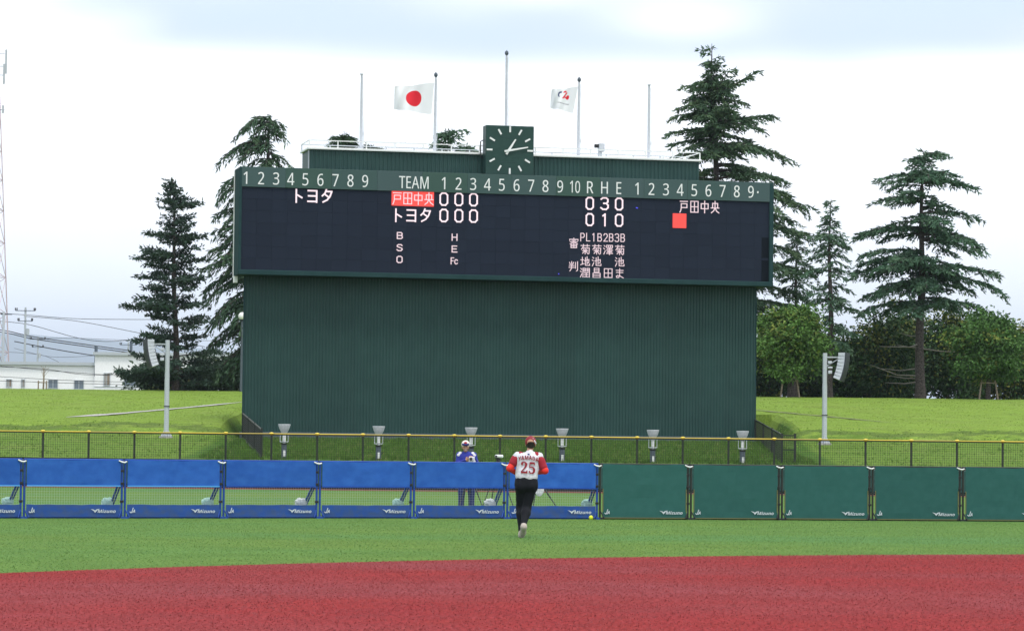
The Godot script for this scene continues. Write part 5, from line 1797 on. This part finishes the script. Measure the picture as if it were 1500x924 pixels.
func make_runner() -> void:
	var D := 53.5
	var p := at(770, 786, D)
	p.y = 0.0
	var o := thing("person", "runner seen from behind in white and red jersey with number 25, black trousers, red cap", "person", p)
	var V := func(x: float, y: float, z: float) -> Vector3: return Vector3(x, y, z)
	# away from the camera is -z
	var hipl := Vector3(-0.085, 0.93, 0.0)
	var hipr := Vector3(0.085, 0.93, 0.0)
	var kneel := Vector3(-0.095, 0.53, -0.13)
	var kneer := Vector3(0.015, 0.50, -0.03)
	var ankl := Vector3(-0.075, 0.115, -0.02)
	var ankr := Vector3(-0.035, 0.24, 0.2)
	var shl := Vector3(-0.155, 1.40, -0.04)
	var shr := Vector3(0.205, 1.395, -0.05)
	var ell := Vector3(-0.29, 1.2, 0.03)
	var elr := Vector3(0.325, 1.165, 0.02)
	var wrl := Vector3(-0.15, 1.10, -0.17)
	var wrr := Vector3(0.20, 1.13, -0.2)
	var neck := Vector3(0.05, 1.47, -0.05)
	var headc := Vector3(0.07, 1.625, -0.085)
	var torso := [[Vector3(-0.05, 1.05, 0), 0.115, Vector3(-0.06, 1.33, -0.03), 0.125, 1.15], [Vector3(0.065, 1.05, 0), 0.115, Vector3(0.11, 1.33, -0.03), 0.125, 1.15], [shl, 0.072, shr, 0.072], [Vector3(-0.06, 1.33, -0.03), 0.1, shl, 0.07], [Vector3(0.1, 1.33, -0.03), 0.1, shr, 0.07]]
	var hips := [[Vector3(-0.065, 0.98, 0.0), 0.11, Vector3(-0.075, 0.9, 0.015), 0.112], [Vector3(0.075, 0.98, 0.0), 0.11, Vector3(0.08, 0.9, 0.02), 0.115], [Vector3(-0.05, 1.0, 0), 0.11, Vector3(0.06, 1.0, 0), 0.11]]
	var legl := [[hipl, 0.096, kneel, 0.06], [kneel, 0.064, kneel.lerp(ankl, 0.3) + Vector3(0, 0, 0.015), 0.064], [kneel.lerp(ankl, 0.3) + Vector3(0, 0, 0.015), 0.064, ankl, 0.04]]
	var legr := [[hipr, 0.1, kneer, 0.062], [kneer, 0.066, kneer.lerp(ankr, 0.3) + Vector3(0, 0, 0.01), 0.066], [kneer.lerp(ankr, 0.3) + Vector3(0, 0, 0.01), 0.066, ankr, 0.04]]
	var arml := [[shl, 0.058, ell, 0.044], [ell, 0.044, wrl, 0.03]]
	var armr := [[shr, 0.06, elr, 0.046], [elr, 0.046, wrr, 0.03]]
	var footl := [[ankl, 0.04, Vector3(-0.075, 0.045, 0.04), 0.042], [Vector3(-0.075, 0.045, 0.04), 0.042, Vector3(-0.08, 0.035, -0.15), 0.036]]
	var footr := [[ankr, 0.04, ankr + Vector3(0.0, -0.05, 0.04), 0.044], [ankr + Vector3(0.0, -0.05, 0.04), 0.044, Vector3(-0.05, 0.09, 0.1), 0.046], [Vector3(-0.05, 0.09, 0.1), 0.046, Vector3(-0.055, 0.05, 0.03), 0.036]]
	var neckb := [[neck, 0.052, headc + Vector3(0, -0.06, 0.01), 0.05]]
	var f := Vector3(0.05, -0.1, -1).normalized()
	var body := flesh(fat(torso + hips + legl + legr, -0.02) + arml + armr + neckb, 0.02)
	join(body, flesh(head_bones(headc, f) + neckb, 0.008, 0.012))
	join(body, flesh(hand(wrl, Vector3(0.5, -0.1, -0.8).normalized(), Vector3(0.6, 0.2, 0.4).normalized(), 1.0), 0.006, 0.004))
	join(body, flesh(hand(wrr, Vector3(-0.5, 0.1, -0.8).normalized(), Vector3(-0.6, 0.2, 0.4).normalized(), -1.0), 0.006, 0.004))
	put("body", body, mats.skin, o)
	var hairb := [[headc + Vector3(0, 0.02, 0.03), 0.076, headc + Vector3(-0.0, -0.03, 0.035), 0.058], [headc + Vector3(0.05, -0.01, 0.0), 0.04, headc + Vector3(0.05, -0.03, 0.0), 0.03], [headc + Vector3(-0.05, -0.01, 0.0), 0.04, headc + Vector3(-0.05, -0.03, 0.0), 0.03]]
	put("hair", flesh(hairb, 0.01), mats.hair, o)
	var capb := [[headc + Vector3(0, 0.05, 0), 0.085, headc + Vector3(0, 0.055, -0.01), 0.083], [headc + Vector3(0, 0.035, 0.0), 0.092, headc + Vector3(0, 0.032, -0.02), 0.09]]
	var cap := put("cap", flesh(capb, 0.01), mats.maroon, o)
	var m := MB.new()
	m.prism(PackedVector2Array([Vector2(-0.075, 0), Vector2(0.075, 0), Vector2(0.06, 0.08), Vector2(0, 0.1), Vector2(-0.06, 0.08)]), 0.01, Transform3D(Basis(Vector3.RIGHT, Vector3(0, -0.15, -1).normalized(), Vector3(0, 1, -0.15).normalized()), headc + Vector3(0, 0.02, -0.085)))
	put("brim", m, mats.crimson, cap)
	m = flesh([[headc + Vector3(-0.03, 0.085, 0.062), 0.016, headc + Vector3(0.035, 0.09, 0.058), 0.016], [headc + Vector3(0.06, 0.05, 0.06), 0.02, headc + Vector3(0.085, 0.015, 0.035), 0.018]], 0.008)
	put("cap_panel", m, mats.jersey, cap)
	# clothes
	var jerseyb := fat(torso, 0.006) + [[Vector3(-0.05, 1.12, 0), 0.12, Vector3(-0.055, 1.07, 0), 0.128, 1.0], [Vector3(0.06, 1.12, 0), 0.12, Vector3(0.065, 1.06, 0), 0.13, 1.0], [neck + Vector3(0, -0.03, 0), 0.075, neck + Vector3(0, -0.01, 0), 0.068]]
	var wr := noise(3.0, 3, 900)
	var jm := flesh(jerseyb, 0.014)
	for i in jm.v.size():      # folds in the cloth
		jm.v[i] += jm.n[i] * 0.022 * wr.get_noise_3d(jm.v[i].x * 2.2, jm.v[i].y * 1.1, jm.v[i].z * 2.2)
	var jersey := put("jersey", jm, mats.jersey, o)
	put("sleeve", flesh([[shl + Vector3(0.045, 0.02, 0.005), 0.076, shl.lerp(ell, 0.25), 0.078], [shl.lerp(ell, 0.25), 0.076, shl.lerp(ell, 0.55), 0.076]], 0.012), mats.crimson, jersey)
	put("sleeve", flesh([[shr + Vector3(-0.045, 0.02, 0.005), 0.078, shr.lerp(elr, 0.3), 0.08], [shr.lerp(elr, 0.3), 0.078, shr.lerp(elr, 0.75), 0.074]], 0.012), mats.crimson, jersey)
	put("undersleeve", flesh(fat(arml, 0.009), 0.012), mats.scarlet, o)
	put("undersleeve", flesh(fat(armr, 0.009), 0.012), mats.scarlet, o)
	var back := func(x: float, y: float) -> float:
		var z := 0.35
		while z > -0.1:
			if field(Vector3(x, y, z), jerseyb, 0.014) < 0.0: return z
			z -= 0.004
		return 0.1
	for e in [["25", 1.215, 0.2, 0.86, 0.0, true, 0.03], ["YAMADA", 1.375, 0.07, 0.9, 0.0, false, 0.035]]:
		var tm := text_mesh(e[0], e[2], true, e[3], 0.0, 0.01, e[5])
		for i in tm.v.size():
			var q := tm.v[i]
			var x: float = q.x + e[6]
			var y: float = e[1] + q.y + (0.0 if e[5] else 0.018 - 1.1 * q.x * q.x) - q.x * 0.06
			tm.v[i] = Vector3(x, y, back.call(x, y) + 0.022 + q.z * 0.6)
		put("back_number" if e[5] else "back_name", tm, mats.crimson, jersey)
	m = MB.new()
	m.box(Vector3(0.035, 1.445, back.call(0.035, 1.445) + 0.01), Vector3(0.035, 0.03, 0.012))
	put("collar_patch", m, mats.navy, jersey)
	var pm := flesh(fat(hips + legl + legr, 0.012), 0.014)
	for i in pm.v.size():
		pm.v[i] += pm.n[i] * 0.007 * wr.get_noise_3d(pm.v[i].x * 2.0, pm.v[i].y * 1.6, pm.v[i].z * 2.0)
	put("trousers", pm, mats.black, o)
	for e in [footl, footr]:
		var sh := put("shoe", flesh(fat(e, 0.006), 0.01), mats.shoe, o)
		var q: Vector3 = e[e.size() - 1][0]
		m = flesh([[q + Vector3(0, -0.03, 0.01), 0.03, e[e.size() - 1][2] + Vector3(0, -0.012, 0.0), 0.026]], 0.01)
		put("sole", m, mats.paint, sh)

func make_photographer() -> void:
	var D := 74.5
	var p := at(683, 748, D)
	p.y = 0.0
	var o := thing("person", "photographer in blue jacket and white cap standing behind the blue fence panel", "person", p)
	var hd := Vector3(-0.035, 1.535, 0.02)
	var f := Vector3(0.05, -0.05, 1).normalized()
	var neck := Vector3(-0.025, 1.39, 0.0)
	var shl := Vector3(-0.18, 1.335, 0.0)
	var shr := Vector3(0.16, 1.33, 0.0)
	var ell := Vector3(-0.235, 1.1, 0.05)
	var elr := Vector3(0.245, 1.12, 0.04)
	var wrl := Vector3(-0.04, 1.215, 0.24)
	var wrr := Vector3(0.17, 1.275, 0.25)
	var torso := [[Vector3(-0.07, 1.0, 0), 0.12, Vector3(-0.075, 1.26, 0), 0.12, 1.15], [Vector3(0.07, 1.0, 0), 0.12, Vector3(0.06, 1.26, 0), 0.12, 1.15], [shl, 0.07, shr, 0.07]]
	var hips := [[Vector3(-0.075, 0.95, 0), 0.12, Vector3(-0.085, 0.86, 0), 0.118], [Vector3(0.075, 0.95, 0), 0.12, Vector3(0.085, 0.86, 0), 0.118]]
	var legl := [[Vector3(-0.09, 0.86, 0), 0.1, Vector3(-0.12, 0.46, 0.02), 0.07], [Vector3(-0.12, 0.46, 0.02), 0.07, Vector3(-0.13, 0.08, 0.0), 0.055]]
	var legr := [[Vector3(0.1, 0.86, 0), 0.1, Vector3(0.12, 0.46, 0.02), 0.07], [Vector3(0.12, 0.46, 0.02), 0.07, Vector3(0.12, 0.08, 0.0), 0.055]]
	var arml := [[shl, 0.056, ell, 0.044], [ell, 0.044, wrl, 0.03]]
	var armr := [[shr, 0.056, elr, 0.044], [elr, 0.044, wrr, 0.03]]
	var neckb := [[neck, 0.05, hd + Vector3(0, -0.06, -0.01), 0.048]]
	var body := flesh(fat(torso + hips + legl + legr, -0.02) + arml + armr + neckb, 0.022)
	join(body, flesh(head_bones(hd, f) + neckb, 0.008, 0.012))
	join(body, flesh(hand(wrl, Vector3(0.9, 0.2, 0.3).normalized(), Vector3(-0.2, 0.2, -0.8).normalized(), 1.0), 0.006, 0.004))
	join(body, flesh(hand(wrr, Vector3(-0.8, 0.1, 0.3).normalized(), Vector3(0.2, -0.3, -0.8).normalized(), 1.0), 0.006, 0.004))
	put("body", body, mats.skin, o)
	var m := MB.new()
	for s in [-1.0, 1.0]: m.box(hd + Vector3(s * 0.032, 0.012, 0.098), Vector3(0.026, 0.009, 0.012))
	put("eyes", m, mats.hair, o)
	m = MB.new()
	m.box(hd + Vector3(0.005, -0.062, 0.093), Vector3(0.05, 0.012, 0.012))
	put("mouth", m, mats.paint, o)
	put("hair", flesh([[hd + Vector3(0, 0.02, -0.04), 0.08, hd + Vector3(0, -0.07, -0.05), 0.06], [hd + Vector3(0.075, 0.03, 0.0), 0.025, hd + Vector3(0.08, -0.03, 0.0), 0.016], [hd + Vector3(-0.075, 0.03, 0.0), 0.025, hd + Vector3(-0.08, -0.03, 0.0), 0.016]], 0.012), mats.hair, o)
	var cap := put("cap", flesh([[hd + Vector3(0, 0.065, 0), 0.093, hd + Vector3(0, 0.065, -0.02), 0.093], [hd + Vector3(0, 0.06, 0.0), 0.094, hd + Vector3(0, 0.055, -0.02), 0.096]], 0.01), mats.cream, o)
	m = flesh([[hd + Vector3(0, 0.085, 0.06), 0.05, hd + Vector3(0.01, 0.06, 0.07), 0.045]], 0.01)
	put("cap_front", m, mats.crimson, cap)
	m = MB.new()
	m.prism(PackedVector2Array([Vector2(-0.09, 0), Vector2(0.09, 0), Vector2(0.075, 0.07), Vector2(0, 0.1), Vector2(-0.075, 0.07)]), 0.03, Transform3D(Basis(Vector3.LEFT, Vector3(0, -0.3, 1).normalized(), Vector3(0, 1, 0.3).normalized()), hd + Vector3(0, 0.06, 0.075)))
	put("brim", m, mats.navy, cap)
	var jacket := put("jacket", flesh(fat(torso, 0.012) + fat(arml, 0.014) + fat(armr, 0.014) + [[neck + Vector3(0, -0.06, 0), 0.09, neck, 0.07]], 0.014), mats.royal, o)
	for s in [shl + Vector3(0.02, 0.03, 0.02), shr + Vector3(-0.02, 0.03, 0.02)]:
		put("shoulder_patch", flesh([[s, 0.062, s + Vector3(-0.03 if s.x < 0 else 0.03, -0.03, 0.01), 0.062]], 0.014), mats.jersey, jacket)
	put("chest_stripe", flesh([[Vector3(-0.13, 1.13, 0.13), 0.028, Vector3(0.11, 1.12, 0.13), 0.03]], 0.014), mats.jersey, jacket)
	put("trousers", flesh(fat(hips + legl + legr, 0.014), 0.016), mats.navy, o)
	for s in [-0.13, 0.12]:
		put("shoe", flesh([[Vector3(s, 0.07, -0.02), 0.05, Vector3(s, 0.045, 0.02), 0.048], [Vector3(s, 0.045, 0.02), 0.048, Vector3(s, 0.035, 0.15), 0.038]], 0.014), mats.black, o)
	# held camera
	var c := thing("hand_camera", "camera with a white lens cover held up by the photographer", "camera", p + Vector3(0.125, 1.22, 0.3))
	m = MB.new()
	m.bevel(Vector3(0, 0.03, 0), Vector3(0.14, 0.11, 0.08), 0.012)
	put("camera_body", m, mats.jersey, c)
	m = MB.new()
	m.tube([Vector3(-0.02, 0.03, 0.04), Vector3(-0.02, 0.03, 0.2)], [0.042, 0.05], 14)
	put("lens", m, mats.jersey, c)
	m = MB.new()
	m.tube([Vector3(-0.02, 0.03, 0.2), Vector3(-0.02, 0.03, 0.207)], [0.04, 0.04], 14)
	put("front_glass", m, mats.lens, c)
	m = flesh([[Vector3(-0.03, -0.04, 0.0), 0.05, Vector3(-0.02, -0.16, -0.02), 0.045], [Vector3(0.05, -0.03, 0.0), 0.04, Vector3(0.05, -0.15, -0.02), 0.035]], 0.012)
	put("cloth_cover", m, mats.jersey, c)
	m = MB.new()
	m.tube([Vector3(-0.02, -0.05, 0.05), Vector3(-0.03, -0.15, 0.06)], [0.02, 0.02], 8)
	put("grip", m, mats.dark, c)

func tripod(label: String, p: Vector3, h: float, feet: Array, called := "tripod") -> Node3D:
	var o := thing(called, label, "tripod", p, "black tripods behind the blue panels")
	var m := MB.new()
	m.tube([Vector3(0, h - 0.5, 0), Vector3(0, h, 0)], [0.022, 0.02], 8)
	put("centre_column", m, mats.dark, o)
	m = MB.new()
	m.lathe(Vector3(0, h - 0.16, 0), [[0.05, 0], [0.06, 0.05], [0.045, 0.1], [0.05, 0.16]], 10)
	put("head", m, mats.dark, o)
	for q in feet:
		var e := Vector3(q[0], 0.0, q[1])
		var a := Vector3(q[0] * 0.08, h - 0.22, q[1] * 0.08)
		m = MB.new()
		m.tube([e, a.lerp(e, 0.5)], [0.012, 0.014], 6)
		m.tube([a.lerp(e, 0.52), a], [0.019, 0.021], 6)
		put("leg", m, mats.dark, o)
	return o

func make_small() -> void:
	var p := at(688, 745, 74.8)
	p.y = 0
	tripod("black tripod standing in front of the photographer's legs", p + Vector3(0, 0, 0.55), 1.05, [[-0.28, 0.2], [0.02, -0.3], [0.36, 0.25]])
	p = at(729, 745, 73.0)
	p.y = 0
	var h := at(728.5, 671, 73.0).y
	tripod("black tripod carrying the white camcorder", p, h, [[-0.4, 0.2], [0.42, 0.15], [-0.2, -0.42]])
	var c := thing("camcorder", "small white camcorder on a tripod behind the blue panel", "camcorder", p + Vector3(0, h, 0))
	var m := MB.new()
	m.bevel(Vector3(0.02, 0.045, 0), Vector3(0.2, 0.075, 0.09), 0.02)
	put("camcorder_body", m, mats.paint, c)
	m = MB.new()
	m.tube([Vector3(-0.045, 0.045, 0.03), Vector3(-0.05, 0.045, 0.07)], [0.028, 0.026], 12)
	put("lens", m, mats.lens, c)
	m = MB.new()
	m.bevel(Vector3(-0.03, 0.0, 0), Vector3(0.09, 0.03, 0.07), 0.006)
	put("mount", m, mats.dark, c)
	p = at(787, 745, 72.0)
	p.y = 0
	tripod("black tripod right of the runner, behind the last blue panel", p, 0.98, [[-0.12, 0.3], [0.56, 0.2], [-0.5, 0.1]])
	var bag := MB.new()
	sack(bag, Vector3.ZERO, Vector3(0.22, 0.24, 0.1), 950)
	for i in bag.v.size():
		if bag.v[i].y < 0: bag.v[i].x *= 1.0 + bag.v[i].y * 4.5
	var g := put("plastic_bag", bag, mats.jersey)
	g.position = at(790, 719.5, 71.7)
	tag(g, "white plastic bag hanging from the tripod right of the runner", "bag")
	# ball
	p = at(865.8, 758.5, 66.6)
	m = MB.new()
	var prof := []
	for i in 13:
		var a := -PI / 2 + PI * i / 12.0
		prof.append([0.049 * cos(a), 0.049 * sin(a)])
	m.lathe(Vector3.ZERO, prof, 18)
	var ball := thing("softball", "yellow green ball lying at the foot of the last blue panel", "ball", Vector3(p.x, 0.049, p.z))
	put("ball_cover", m, mats.ball, ball)
	m = MB.new()
	for s in [-1.0, 1.0]:
		var pts := []
		var rad := []
		for i in 20:
			var a := TAU * i / 19.0
			pts.append(Vector3(s * 0.035, cos(a) * 0.035, sin(a) * 0.035))
			rad.append(0.0025)
		m.tube(pts, rad, 4, false)
	put("seam", m, mats.crimson, ball)

func _ready() -> void:
	make_materials()
	make_light()
	make_ground()
	make_scoreboard()
	make_outfield_fence()
	make_bank_things()
	make_town()
	make_trees()
	make_tufts()
	make_panels()
	make_runner()
	make_photographer()
	make_small()
